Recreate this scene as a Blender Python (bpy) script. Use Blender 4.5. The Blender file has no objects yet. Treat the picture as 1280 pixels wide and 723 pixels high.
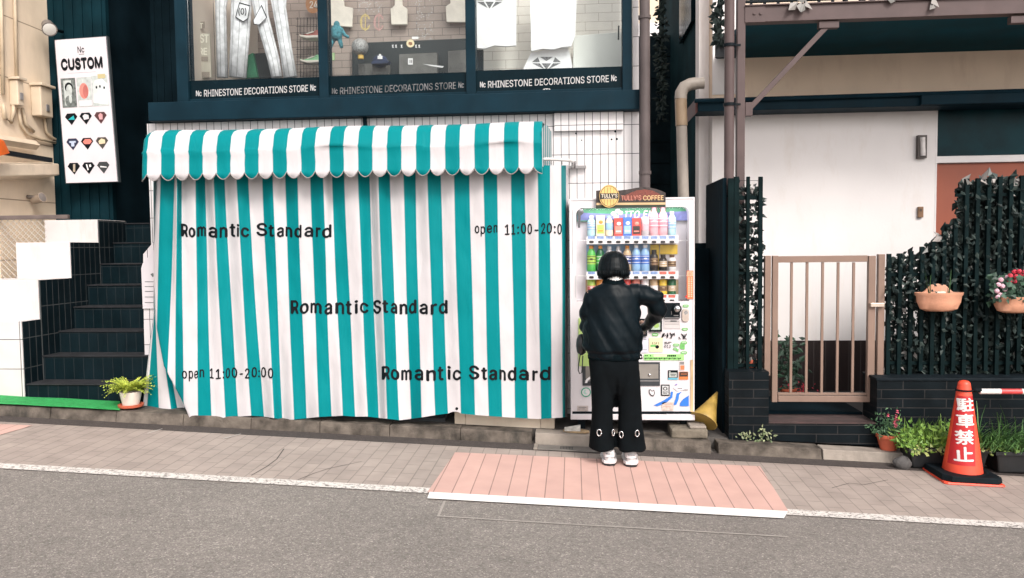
import bpy, bmesh, math, random
from mathutils import Vector, Matrix, noise
R = math.radians
rnd = random.Random(7)
sc = bpy.context.scene
col = sc.collection

# ------------------------------------------------------------------ camera
F, CH = 980.0, 1.65
cam_d = bpy.data.cameras.new('camera'); cam = bpy.data.objects.new('camera', cam_d); col.objects.link(cam)
cam_d.sensor_width = 36; cam_d.lens = F / 1280 * 36; cam_d.clip_end = 500; cam_d.clip_start = .05
ROT = Matrix.Rotation(R(4.5), 3, 'Z') @ Matrix.Rotation(R(90 - 3.1), 3, 'X') @ Matrix.Rotation(R(-.65), 3, 'Z')
cam.matrix_world = Matrix.Translation((0, 0, CH)) @ ROT.to_4x4()
sc.camera = cam

# ------------------------------------------------------------------ sky, sun, exposure
SUN_EL, SUN_AZ = 42, 152           # soft hazy sun behind the camera, a little to the right
w = bpy.data.worlds.new('World'); sc.world = w; w.use_nodes = True
nt = w.node_tree; nt.nodes.clear()
sky = nt.nodes.new('ShaderNodeTexSky'); sky.sky_type = 'NISHITA'; sky.sun_disc = False
sky.sun_elevation = R(SUN_EL); sky.sun_rotation = R(SUN_AZ); sky.dust_density = 3.0; sky.air_density = 1.0
hs = nt.nodes.new('ShaderNodeHueSaturation'); hs.inputs['Saturation'].default_value = .22
tn = nt.nodes.new('ShaderNodeMix'); tn.data_type = 'RGBA'; tn.blend_type = 'MULTIPLY'; tn.inputs[0].default_value = 1
tn.inputs[7].default_value = (1.04, .99, .97, 1)
bg = nt.nodes.new('ShaderNodeBackground'); bg.inputs[1].default_value = .15
wo = nt.nodes.new('ShaderNodeOutputWorld')
nt.links.new(sky.outputs[0], hs.inputs['Color']); nt.links.new(hs.outputs[0], tn.inputs[6])
nt.links.new(tn.outputs[2], bg.inputs[0]); nt.links.new(bg.outputs[0], wo.inputs[0])
sd = bpy.data.lights.new('sun', 'SUN'); sd.energy = 1.3; sd.angle = R(16); sd.color = (1, .955, .9)
sun = bpy.data.objects.new('sun', sd); col.objects.link(sun)
_az = R(SUN_AZ); _el = R(SUN_EL)
_to = Vector((math.sin(_az) * math.cos(_el), math.cos(_az) * math.cos(_el), math.sin(_el)))
sun.rotation_euler = _to.to_track_quat('Z', 'Y').to_euler(); sun.location = (-3, -10, 14)
vs = sc.view_settings
vs.view_transform = 'Standard'; vs.look = 'None'; vs.gamma = 1; vs.use_curve_mapping = False
vs.exposure = 0.86
sc.cycles.max_bounces = 8

# ------------------------------------------------------------------ pixel -> place
def P(px, py, Y):
    d = ROT @ Vector(((px - 640) / F, -(py - 361.5) / F, -1))
    return Vector((0, 0, CH)) + d * (Y / d.y)
def XZ(px, py, Y):
    p = P(px, py, Y); return p.x, p.z
def rectw(px0, py0, px1, py1, Y):
    mx, my = (px0 + px1) / 2, (py0 + py1) / 2
    return P(px0, my, Y).x, P(px1, my, Y).x, P(mx, py1, Y).z, P(mx, py0, Y).z
def gz(x, y=6.2): return -.045 * x + .022 * max(0, min(1.1, (y - 5.05) / 1.2))    # the street falls to the right; the pavement rises a little to the kerb
SL = math.atan(.045)

# ------------------------------------------------------------------ materials
MATS = {}
def mat(name, c, rough=.6, var=.10, scale=6, bump=0, bscale=80, metal=0, spec=.5, island=0, c2=None, coat=0, grime=0, gcol=(.08, .06, .05), trans=0):
    if name in MATS: return MATS[name]
    m = bpy.data.materials.new(name); m.use_nodes = True; N = m.node_tree.nodes; L = m.node_tree.links
    b = N['Principled BSDF']; b.inputs['Roughness'].default_value = rough; b.inputs['Metallic'].default_value = metal
    b.inputs['Specular IOR Level'].default_value = spec; b.inputs['Coat Weight'].default_value = coat
    g = N.new('ShaderNodeNewGeometry')
    no = N.new('ShaderNodeTexNoise'); no.inputs['Scale'].default_value = scale; no.inputs['Detail'].default_value = 6
    L.new(g.outputs['Position'], no.inputs['Vector'])
    c2 = c2 or tuple(max(0, x * (1 - var * 2)) for x in c); c1 = tuple(min(1, x * (1 + var * .6)) for x in c)
    mx = N.new('ShaderNodeMix'); mx.data_type = 'RGBA'
    rp = N.new('ShaderNodeMapRange'); rp.inputs[1].default_value = .3; rp.inputs[2].default_value = .7
    if island: L.new(g.outputs['Random Per Island'], mx.inputs[0])
    else: L.new(no.outputs[0], rp.inputs[0]); L.new(rp.outputs[0], mx.inputs[0])
    mx.inputs[6].default_value = (*c2, 1); mx.inputs[7].default_value = (*c1, 1)
    out = mx.outputs[2]
    if grime:
        n2 = N.new('ShaderNodeTexNoise'); n2.inputs['Scale'].default_value = 2.2; n2.inputs['Detail'].default_value = 9; n2.inputs['Roughness'].default_value = .7
        mp = N.new('ShaderNodeMapping'); mp.inputs['Scale'].default_value = (2.2, 2.2, .6)
        L.new(g.outputs['Position'], mp.inputs[0]); L.new(mp.outputs[0], n2.inputs['Vector'])
        r2 = N.new('ShaderNodeMapRange'); r2.inputs[1].default_value = .52; r2.inputs[2].default_value = .75; r2.inputs[4].default_value = grime
        L.new(n2.outputs[0], r2.inputs[0])
        m2 = N.new('ShaderNodeMix'); m2.data_type = 'RGBA'; L.new(r2.outputs[0], m2.inputs[0]); L.new(out, m2.inputs[6]); m2.inputs[7].default_value = (*gcol, 1)
        out = m2.outputs[2]
    L.new(out, b.inputs['Base Color'])
    if trans:
        b.inputs['Subsurface Weight'].default_value = 0
        tr = N.new('ShaderNodeBsdfTranslucent'); L.new(out, tr.inputs[0]); ms = N.new('ShaderNodeMixShader'); ms.inputs[0].default_value = trans
        L.new(b.outputs[0], ms.inputs[1]); L.new(tr.outputs[0], ms.inputs[2]); L.new(ms.outputs[0], N['Material Output'].inputs[0])
    # roughness breakup
    rr = N.new('ShaderNodeMapRange'); rr.inputs[3].default_value = max(.03, rough - .08); rr.inputs[4].default_value = min(1, rough + .1)
    L.new(no.outputs[0], rr.inputs[0]); L.new(rr.outputs[0], b.inputs['Roughness'])
    if bump:
        nb = N.new('ShaderNodeTexNoise'); nb.inputs['Scale'].default_value = bscale; nb.inputs['Detail'].default_value = 5
        L.new(g.outputs['Position'], nb.inputs['Vector'])
        bp = N.new('ShaderNodeBump'); bp.inputs['Strength'].default_value = bump; bp.inputs['Distance'].default_value = .01
        L.new(nb.outputs[0], bp.inputs['Height']); L.new(bp.outputs[0], b.inputs['Normal'])
    MATS[name] = m; return m

def tiles(name, c, c2, mortar, bw, bh, ms, offset=0, axes='XZ', origin=(0, 0), rough=.3, bump=.5, var=.06, grime=.0, gcol=(.1, .08, .07), freq=2, gscale=(2.2, 2.2, .6), smooth=.1, spec=.5):
    if name in MATS: return MATS[name]
    m = bpy.data.materials.new(name); m.use_nodes = True; N = m.node_tree.nodes; L = m.node_tree.links
    b = N['Principled BSDF']; b.inputs['Specular IOR Level'].default_value = spec
    g = N.new('ShaderNodeNewGeometry'); s = N.new('ShaderNodeSeparateXYZ'); cb = N.new('ShaderNodeCombineXYZ')
    L.new(g.outputs['Position'], s.inputs[0])
    for k in (0, 1):
        a = N.new('ShaderNodeMath'); a.operation = 'ADD'; a.inputs[1].default_value = -origin[k]
        L.new(s.outputs[axes[k]], a.inputs[0]); L.new(a.outputs[0], cb.inputs[k])
    br = N.new('ShaderNodeTexBrick'); br.offset = offset; br.offset_frequency = freq; br.squash = 1
    for k, v in (('Scale', 1), ('Mortar Size', ms), ('Mortar Smooth', smooth), ('Bias', 0), ('Brick Width', bw), ('Row Height', bh)): br.inputs[k].default_value = v
    br.inputs['Color1'].default_value = (*c, 1); br.inputs['Color2'].default_value = (*c2, 1); br.inputs['Mortar'].default_value = (*mortar, 1)
    L.new(cb.outputs[0], br.inputs['Vector'])
    no = N.new('ShaderNodeTexNoise'); no.inputs['Scale'].default_value = 5; no.inputs['Detail'].default_value = 7; L.new(g.outputs['Position'], no.inputs['Vector'])
    mr = N.new('ShaderNodeMapRange'); mr.inputs[1].default_value = .3; mr.inputs[2].default_value = .7; mr.inputs[3].default_value = 1 - var; mr.inputs[4].default_value = 1 + var
    L.new(no.outputs[0], mr.inputs[0])
    mx = N.new('ShaderNodeMix'); mx.data_type = 'RGBA'; mx.blend_type = 'MULTIPLY'; mx.inputs[0].default_value = 1
    L.new(br.outputs[0], mx.inputs[6]); L.new(mr.outputs[0], mx.inputs[7]); out = mx.outputs[2]
    if grime:
        n2 = N.new('ShaderNodeTexNoise'); n2.inputs['Scale'].default_value = 1.7; n2.inputs['Detail'].default_value = 10; n2.inputs['Roughness'].default_value = .72
        mp = N.new('ShaderNodeMapping'); mp.inputs['Scale'].default_value = gscale
        L.new(g.outputs['Position'], mp.inputs[0]); L.new(mp.outputs[0], n2.inputs['Vector'])
        r2 = N.new('ShaderNodeMapRange'); r2.inputs[1].default_value = .45; r2.inputs[2].default_value = .75; r2.inputs[4].default_value = grime; L.new(n2.outputs[0], r2.inputs[0])
        m2 = N.new('ShaderNodeMix'); m2.data_type = 'RGBA'; L.new(r2.outputs[0], m2.inputs[0]); L.new(out, m2.inputs[6]); m2.inputs[7].default_value = (*gcol, 1); out = m2.outputs[2]
    L.new(out, b.inputs['Base Color'])
    rr = N.new('ShaderNodeMapRange'); rr.inputs[3].default_value = rough; rr.inputs[4].default_value = .85; L.new(br.outputs['Fac'], rr.inputs[0]); L.new(rr.outputs[0], b.inputs['Roughness'])
    ad = N.new('ShaderNodeMath'); ad.operation = 'MULTIPLY_ADD'; ad.inputs[1].default_value = -1; L.new(br.outputs['Fac'], ad.inputs[0])
    nf = N.new('ShaderNodeTexNoise'); nf.inputs['Scale'].default_value = 14; L.new(g.outputs['Position'], nf.inputs['Vector'])
    sc_ = N.new('ShaderNodeMath'); sc_.operation = 'MULTIPLY'; sc_.inputs[1].default_value = .25; L.new(nf.outputs[0], sc_.inputs[0]); L.new(sc_.outputs[0], ad.inputs[2])
    bp = N.new('ShaderNodeBump'); bp.inputs['Strength'].default_value = bump; bp.inputs['Distance'].default_value = .006
    L.new(ad.outputs[0], bp.inputs['Height']); L.new(bp.outputs[0], b.inputs['Normal'])
    MATS[name] = m; return m

def stripes(name, ca, cb_, rough=.55):
    """two-colour striped canvas: the stripe number is the u of the UV map"""
    m = bpy.data.materials.new(name); m.use_nodes = True; N = m.node_tree.nodes; L = m.node_tree.links
    b = N['Principled BSDF']; b.inputs['Roughness'].default_value = rough; b.inputs['Specular IOR Level'].default_value = .1
    uv = N.new('ShaderNodeUVMap'); s = N.new('ShaderNodeSeparateXYZ'); L.new(uv.outputs[0], s.inputs[0])
    md = N.new('ShaderNodeMath'); md.operation = 'PINGPONG'; md.inputs[1].default_value = 1.0
    a = N.new('ShaderNodeMath'); a.operation = 'ADD'; a.inputs[1].default_value = .5; L.new(s.outputs[0], a.inputs[0]); L.new(a.outputs[0], md.inputs[0])
    r = N.new('ShaderNodeMapRange'); r.inputs[1].default_value = .47; r.inputs[2].default_value = .53; L.new(md.outputs[0], r.inputs[0])
    mx = N.new('ShaderNodeMix'); mx.data_type = 'RGBA'; L.new(r.outputs[0], mx.inputs[0]); mx.inputs[6].default_value = (*ca, 1); mx.inputs[7].default_value = (*cb_, 1)
    g = N.new('ShaderNodeNewGeometry'); n1 = N.new('ShaderNodeTexNoise'); n1.inputs['Scale'].default_value = 3; n1.inputs['Detail'].default_value = 8; L.new(g.outputs['Position'], n1.inputs['Vector'])
    mr = N.new('ShaderNodeMapRange'); mr.inputs[1].default_value = .3; mr.inputs[2].default_value = .7; mr.inputs[3].default_value = .93; mr.inputs[4].default_value = 1.03; L.new(n1.outputs[0], mr.inputs[0])
    m2 = N.new('ShaderNodeMix'); m2.data_type = 'RGBA'; m2.blend_type = 'MULTIPLY'; m2.inputs[0].default_value = 1; L.new(mx.outputs[2], m2.inputs[6]); L.new(mr.outputs[0], m2.inputs[7])
    L.new(m2.outputs[2], b.inputs['Base Color'])
    mp = N.new('ShaderNodeMapping'); mp.inputs['Scale'].default_value = (9, 9, 2.5); L.new(g.outputs['Position'], mp.inputs[0])
    n2 = N.new('ShaderNodeTexNoise'); n2.inputs['Scale'].default_value = 1.2; n2.inputs['Detail'].default_value = 4; n2.inputs['Distortion'].default_value = .6; L.new(mp.outputs[0], n2.inputs['Vector'])
    n3 = N.new('ShaderNodeTexNoise'); n3.inputs['Scale'].default_value = 400; L.new(g.outputs['Position'], n3.inputs['Vector'])
    ad = N.new('ShaderNodeMath'); ad.operation = 'MULTIPLY_ADD'; ad.inputs[1].default_value = .04; L.new(n3.outputs[0], ad.inputs[0]); L.new(n2.outputs[0], ad.inputs[2])
    bp = N.new('ShaderNodeBump'); bp.inputs['Strength'].default_value = .35; bp.inputs['Distance'].default_value = .02; L.new(ad.outputs[0], bp.inputs['Height']); L.new(bp.outputs[0], b.inputs['Normal'])
    tr = N.new('ShaderNodeBsdfTranslucent'); L.new(m2.outputs[2], tr.inputs[0]); ms = N.new('ShaderNodeMixShader'); ms.inputs[0].default_value = .12
    L.new(b.outputs[0], ms.inputs[1]); L.new(tr.outputs[0], ms.inputs[2]); L.new(ms.outputs[0], N['Material Output'].inputs[0])
    MATS[name] = m; return m

def glass(name, refl=.08, tint=(1, 1, 1)):
    m = bpy.data.materials.new(name); m.use_nodes = True; N = m.node_tree.nodes; L = m.node_tree.links; N.remove(N['Principled BSDF'])
    t = N.new('ShaderNodeBsdfTransparent'); t.inputs[0].default_value = (*tint, 1); g = N.new('ShaderNodeBsdfGlossy'); g.inputs['Roughness'].default_value = .02
    fr = N.new('ShaderNodeFresnel'); fr.inputs[0].default_value = 1.22
    ad = N.new('ShaderNodeMath'); ad.operation = 'ADD'; ad.inputs[1].default_value = refl; L.new(fr.outputs[0], ad.inputs[0])
    ms = N.new('ShaderNodeMixShader'); L.new(ad.outputs[0], ms.inputs[0]); L.new(t.outputs[0], ms.inputs[1]); L.new(g.outputs[0], ms.inputs[2]); L.new(ms.outputs[0], N['Material Output'].inputs[0])
    MATS[name] = m; return m

# ------------------------------------------------------------------ mesh builder
_G = {}
import os
try:
    SANS = bpy.data.fonts.load(os.path.join(bpy.utils.system_resource('DATAFILES'), 'fonts', 'Inter.woff2'))
except Exception: SANS = None
def glyphs(s, bold=0, space=1.0, sub=0, shear=0):
    key = (s, space, sub, shear)
    if key in _G: return _G[key]
    cu = bpy.data.curves.new('t', 'FONT'); cu.body = s; cu.size = 1; cu.space_character = space; cu.resolution_u = 3; cu.shear = shear
    if SANS and all(ord(c) < 0x2000 for c in s): cu.font = SANS
    ob = bpy.data.objects.new('t', cu); col.objects.link(ob)
    me = bpy.data.meshes.new_from_object(ob.evaluated_get(bpy.context.evaluated_depsgraph_get()))
    b = bmesh.new(); b.from_mesh(me); bmesh.ops.triangulate(b, faces=b.faces[:])
    if sub:
        for _ in range(4):
            e = [x for x in b.edges if x.calc_length() > sub]
            if not e: break
            bmesh.ops.subdivide_edges(b, edges=e, cuts=1); bmesh.ops.triangulate(b, faces=b.faces[:])
    b.verts.ensure_lookup_table()
    vx = [v.co.copy() for v in b.verts]; fs = [[v.index for v in f.verts] for f in b.faces]
    x0, x1 = min(v.x for v in vx), max(v.x for v in vx); y0, y1 = min(v.y for v in vx), max(v.y for v in vx)
    own = list(range(len(vx)))           # outlines that overlap get their own tiny depth
    def root(i):
        while own[i] != i: own[i] = own[own[i]]; i = own[i]
        return i
    for f in fs:
        for k in f[1:]: own[root(k)] = root(f[0])
    vx = [((v.x - x0) / (x1 - x0), (v.y - y0) / (y1 - y0), root(i) % 5) for i, v in enumerate(vx)]
    b.free(); bpy.data.objects.remove(ob); bpy.data.curves.remove(cu); bpy.data.meshes.remove(me)
    _G[key] = (vx, fs); return _G[key]

class MB:
    def __init__(s): s.bm = bmesh.new(); s.uv = None
    def face(s, pts, mi=0):
        f = s.bm.faces.new([s.bm.verts.new(p) for p in pts]); f.material_index = mi; return f
    def hexa(s, p, mi=0):            # 4 bottom, 4 top, counter-clockwise from above
        v = [s.bm.verts.new(q) for q in p]
        for q in ((3, 2, 1, 0), (4, 5, 6, 7), (0, 1, 5, 4), (1, 2, 6, 5), (2, 3, 7, 6), (3, 0, 4, 7)):
            s.bm.faces.new([v[k] for k in q]).material_index = mi
    def box(s, x0, x1, y0, y1, z0, z1, mi=0, sl=0):
        a = lambda x: sl and gz(x)
        s.hexa([(x0, y0, z0 + a(x0)), (x1, y0, z0 + a(x1)), (x1, y1, z0 + a(x1)), (x0, y1, z0 + a(x0)), (x0, y0, z1 + a(x0)), (x1, y0, z1 + a(x1)), (x1, y1, z1 + a(x1)), (x0, y1, z1 + a(x0))], mi)
    def pbox(s, px0, py0, px1, py1, Y, d, mi=0):
        x0, x1, z0, z1 = rectw(px0, py0, px1, py1, Y); s.box(x0, x1, Y, Y + d, z0, z1, mi)
    def prect(s, px0, py0, px1, py1, Y, mi=0):
        s.face([P(px0, py1, Y), P(px1, py1, Y), P(px1, py0, Y), P(px0, py0, Y)], mi)
    def ppoly(s, pts, Y, mi=0): s.face([P(x, y, Y) for x, y in pts][::-1], mi)
    def prism(s, pts, Y, d, mi=0):   # outline in pixels, front at Y
        n = len(pts); a = [s.bm.verts.new(P(x, y, Y)) for x, y in pts]; b = [s.bm.verts.new(v.co + Vector((0, d, 0))) for v in a]
        s.bm.faces.new(a).material_index = mi; s.bm.faces.new(b[::-1]).material_index = mi
        for i in range(n): s.bm.faces.new([a[i], b[i], b[(i + 1) % n], a[(i + 1) % n]]).material_index = mi
    def ell(s, px, py, rx, ry, Y, mi=0, n=20):
        s.ppoly([(px + rx * math.cos(2 * math.pi * k / n), py + ry * math.sin(2 * math.pi * k / n)) for k in range(n)], Y, mi)
    def ring(s, c, rx, ry, axis_u, axis_v, n):
        return [s.bm.verts.new(c + axis_u * (rx * math.cos(2 * math.pi * k / n)) + axis_v * (ry * math.sin(2 * math.pi * k / n))) for k in range(n)]
    def skin(s, rings, mi=0, caps=True):
        n = len(rings[0])
        for a, b in zip(rings, rings[1:]):
            for k in range(n): s.bm.faces.new([a[k], a[(k + 1) % n], b[(k + 1) % n], b[k]]).material_index = mi
        if caps:
            s.bm.faces.new(rings[0][::-1]).material_index = mi; s.bm.faces.new(rings[-1]).material_index = mi
    def tube(s, pts, r, n=10, mi=0, caps=True):
        pts = [Vector(p) for p in pts]; rs = r if isinstance(r, (list, tuple)) else [r] * len(pts); rings = []
        up = None
        for i, p in enumerate(pts):
            d = (pts[min(i + 1, len(pts) - 1)] - pts[max(i - 1, 0)]).normalized()
            if up is None: up = Vector((0, 0, 1)) if abs(d.z) < .9 else Vector((0, 1, 0))
            u = d.cross(up).normalized(); v = u.cross(d).normalized(); up = v
            rr = rs[i]; rx, ry = rr if isinstance(rr, tuple) else (rr, rr)
            rings.append(s.ring(p, rx, ry, u, v, n))
        s.skin(rings, mi, caps)
    def lathe(s, c, prof, n=20, mi=0, sx=1, sy=1, caps=True):
        c = Vector(c)
        s.skin([s.ring(c + Vector((0, 0, z)), max(r, .0005) * sx, max(r, .0005) * sy, Vector((1, 0, 0)), Vector((0, 1, 0)), n) for r, z in prof], mi, caps)
    def ball(s, c, r, n=14, m=9, mi=0):
        rx, ry, rz = r if isinstance(r, tuple) else (r, r, r); c = Vector(c)
        s.skin([s.ring(c + Vector((0, 0, -rz * math.cos(math.pi * (k + .02) / m / 1.004))), rx * math.sin(math.pi * (k + .02) / (m + .04)) + 1e-4, ry * math.sin(math.pi * (k + .02) / (m + .04)) + 1e-4, Vector((1, 0, 0)), Vector((0, 1, 0)), n) for k in range(m + 1)], mi)
    def grid(s, fn, nu, nv, mi=0, uvf=None):
        vs_ = [[s.bm.verts.new(fn(i / nu, j / nv)) for i in range(nu + 1)] for j in range(nv + 1)]
        if uvf and not s.uv: s.uv = s.bm.loops.layers.uv.new('UVMap')
        for j in range(nv):
            for i in range(nu):
                f = s.bm.faces.new([vs_[j][i], vs_[j][i + 1], vs_[j + 1][i + 1], vs_[j + 1][i]]); f.material_index = mi; f.smooth = True
                if uvf:
                    for lp, (a, b) in zip(f.loops, ((i, j), (i + 1, j), (i + 1, j + 1), (i, j + 1))): lp[s.uv].uv = uvf(a / nu, b / nv)
    def text(s, t, px0, py0, px1, py1, Y, mi=0, bold=.0, space=1.0, dy=0, place=None, sub=0, shear=0, mirror=False):
        """ink of t fills the pixel box; dy = rise of the right end in pixels"""
        vx, fs = glyphs(t, bold, space, sub, shear); place = place or (lambda px, py: P(px, py, Y))
        h = abs(py1 - py0) * bold * .85
        for k, (ox, oy) in enumerate(((0, 0), (h, 0), (-h, 0), (0, h * .8), (0, -h * .8)) if bold else ((0, 0),)):
            ax, cx, ay, cy = px0 + h, px1 - h, py0 + h * .8, py1 - h * .8
            vv = [s.bm.verts.new(place(ax + (cx - ax) * (1 - u if mirror else u) + ox, cy + (ay - cy) * v + dy * (u - .5) + oy) + Vector((0, -.00012 * k - .00002 * w_, 0))) for u, v, w_ in vx]
            for f in fs:
                try: s.bm.faces.new([vv[q] for q in f]).material_index = mi
                except ValueError: pass
    def build(s, name, mats, parent=None, smooth=False, bevel=0, flip=False, fixn=True):
        bm = s.bm
        if fixn: bmesh.ops.recalc_face_normals(bm, faces=bm.faces[:])
        org = ORG.get(parent.name) if parent else None
        if org is None:
            xs = [v.co for v in bm.verts]
            org = Vector(((min(v.x for v in xs) + max(v.x for v in xs)) / 2, (min(v.y for v in xs) + max(v.y for v in xs)) / 2, min(v.z for v in xs)))
        bmesh.ops.translate(bm, vec=-org, verts=bm.verts[:])
        me = bpy.data.meshes.new(name); bm.to_mesh(me); bm.free()
        for m in (mats if isinstance(mats, (list, tuple)) else [mats]): me.materials.append(m)
        if smooth: me.polygons.foreach_set('use_smooth', [True] * len(me.polygons))
        o = bpy.data.objects.new(name, me); col.objects.link(o)
        if parent: o.parent = parent
        else: o.location = org
        ORG[o.name] = org
        if bevel:
            b = o.modifiers.new('Bevel', 'BEVEL'); b.width = bevel; b.segments = 2; b.limit_method = 'ANGLE'; b.angle_limit = R(50)
        if smooth == 'auto':
            for p in me.polygons: p.use_smooth = True
            e = o.modifiers.new('Split', 'EDGE_SPLIT'); e.split_angle = R(40)
        return o
ORG = {}
def thing(name, label, cat, loc, group=None):
    o = bpy.data.objects.new(name, None); col.objects.link(o); o.location = loc; o.empty_display_size = .1; ORG[o.name] = Vector(loc)
    return tag(o, label, cat, group)
def tag(o, label, cat, group=None, kind=None):
    if label: o['label'] = label
    if cat: o['category'] = cat
    if group: o['group'] = group
    if kind: o['kind'] = kind
    return o
def struct(o): o['kind'] = 'structure'; return o
def copy_tree(o, parent=None):
    c = o.copy(); col.objects.link(c)
    if parent: c.parent = parent
    for ch in list(o.children): copy_tree(ch, c)
    return c

# ------------------------------------------------------------------ palette
WHITE = mat('white_paint', (.78, .76, .76), .4, .04, 3)
NAVY = mat('navy_steel', (.005, .022, .034), .55, .15, 4, grime=.2, gcol=(.018, .032, .042), spec=.08)
BLACK = mat('black_plastic', (.005, .009, .012), .5, .15, 9, spec=.12)
GREY = mat('grey_metal', (.25, .24, .24), .4, .12, 10, metal=.3)
CHROME = mat('chrome', (.7, .7, .7), .2, .05, 10, metal=1)
TEAL = (.0, .212, .228); CLOTHW = (.62, .59, .60)
STRIPE = stripes('striped_canvas', CLOTHW, TEAL)
INK = mat('black_lettering', (.004, .006, .008), .6, .1, 20, spec=.15)
GLASS = glass('clear_glass', .0)
SHOPGLASS = glass('shop_glass', .004, (.95, .97, .97))
DARKW = mat('dark_wall', (.005, .013, .018), .8, .3, 2, spec=.03)
CREAM = mat('cream_wall', (.72, .60, .45), .75, .05, 2, bump=.1, grime=.15, gcol=(.35, .26, .17))

# ================================================================== SETTING: street
def asphalt(name, base, speck=.5):
    m = bpy.data.materials.new(name); m.use_nodes = True; N = m.node_tree.nodes; L = m.node_tree.links; b = N['Principled BSDF']
    g = N.new('ShaderNodeNewGeometry')
    def noise_(sc_, det=4, rg=.6):
        n = N.new('ShaderNodeTexNoise'); n.inputs['Scale'].default_value = sc_; n.inputs['Detail'].default_value = det; n.inputs['Roughness'].default_value = rg; L.new(g.outputs['Position'], n.inputs['Vector']); return n
    v = N.new('ShaderNodeTexVoronoi'); v.inputs['Scale'].default_value = 150; L.new(g.outputs['Position'], v.inputs['Vector'])
    hs_ = N.new('ShaderNodeSeparateColor'); L.new(v.outputs['Color'], hs_.inputs[0])
    r = N.new('ShaderNodeValToRGB'); e = r.color_ramp.elements
    e[0].position = 0; e[0].color = (*[x * .7 for x in base], 1); e[1].position = .55; e[1].color = (*base, 1)
    for p, k in ((.82, 1.15), (.95, 1.6), (1, 2.5)):
        q = e.new(p); q.color = (*[min(.6, x * (1 + (k - 1) * speck * 1.4)) for x in base], 1)
    L.new(hs_.outputs[0], r.inputs[0])
    n1 = noise_(.8, 9, .7); mr = N.new('ShaderNodeMapRange'); mr.inputs[1].default_value = .3; mr.inputs[2].default_value = .7; mr.inputs[3].default_value = .80; mr.inputs[4].default_value = 1.16; L.new(n1.outputs[0], mr.inputs[0])
    n4 = noise_(30, 6, .8); m4 = N.new('ShaderNodeMapRange'); m4.inputs[1].default_value = .35; m4.inputs[2].default_value = .65; m4.inputs[3].default_value = .78; m4.inputs[4].default_value = 1.2; L.new(n4.outputs[0], m4.inputs[0])
    mm = N.new('ShaderNodeMath'); mm.operation = 'MULTIPLY'; L.new(mr.outputs[0], mm.inputs[0]); L.new(m4.outputs[0], mm.inputs[1])
    mx = N.new('ShaderNodeMix'); mx.data_type = 'RGBA'; mx.blend_type = 'MULTIPLY'; mx.inputs[0].default_value = 1; L.new(r.outputs[0], mx.inputs[6]); L.new(mm.outputs[0], mx.inputs[7])
    L.new(mx.outputs[2], b.inputs['Base Color']); b.inputs['Roughness'].default_value = .85
    bp = N.new('ShaderNodeBump'); bp.inputs['Strength'].default_value = .7; bp.inputs['Distance'].default_value = .006
    L.new(v.outputs['Distance'], bp.inputs['Height']); bp.invert = True; L.new(bp.outputs[0], b.inputs['Normal'])
    MATS[name] = m; return m
ASPH = asphalt('asphalt', (.208, .187, .168)); ASPH2 = asphalt('old_asphalt', (.062, .050, .045), .25); ASPH3 = asphalt('patched_asphalt', (.212, .183, .16), .4)
def sheet(name, x0, x1, y0, y1, dz, m, n=1):
    b = MB(); b.face([(x0, y0, gz(x0, y0) + dz), (x1, y0, gz(x1, y0) + dz), (x1, y1, gz(x1, y1) + dz), (x0, y1, gz(x0, y1) + dz)]); return struct(b.build(name, m))
b = MB()
for ya_, yb_ in ((-120, 5.05), (5.05, 6.37), (6.37, 160)): b.face([(-90, ya_, gz(-90, ya_)), (90, ya_, gz(90, ya_)), (90, yb_, gz(90, yb_)), (-90, yb_, gz(-90, yb_))])
bmesh.ops.remove_doubles(b.bm, verts=b.bm.verts[:], dist=.001); struct(b.build('road', ASPH))
PAVER = tiles('paving_blocks', (.33, .275, .24), (.30, .25, .22), (.215, .18, .16), .205, .102, .004, .5, 'YX', (5.06, 0), .75, .5, .14, .45, (.30, .245, .215), gscale=(.8, 1.6, 1))
PINK = tiles('pink_paving_tiles', (.55, .345, .295), (.51, .32, .275), (.24, .155, .135), 4.0, .1215, .0035, 0, 'YX', (4.9, .045), .7, .35, .07, .25, (.50, .33, .28), gscale=(1, 1.5, 1))
sheet('pavement', -30, 30, 5.05, 6.12, .004, PAVER)
sheet('gutter', -30, 30, 6.12, 6.33, .006, ASPH2)
def gp(px, py, dz=0):               # pixel -> point on the sloping street
    d = ROT @ Vector(((px - 640) / F, -(py - 361.5) / F, -1)); y = 5.5
    for _ in range(8): t = (-CH + dz + gz(0, y)) / (d.z + .045 * d.x); y = d.y * t
    return Vector((0, 0, CH)) + d * t
def gsheet(name, pts, dz, m):
    b = MB(); b.face([gp(x, y, dz) for x, y in pts][::-1]); return struct(b.build(name, m))
gsheet('pink_paving', [(569, 565.5), (950, 583), (985.5, 639), (534, 615.5)], .008, PINK)
gsheet('pink_paving', [(-60, 527), (41, 532), (-8, 546), (-70, 545)], .008, PINK)
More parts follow.
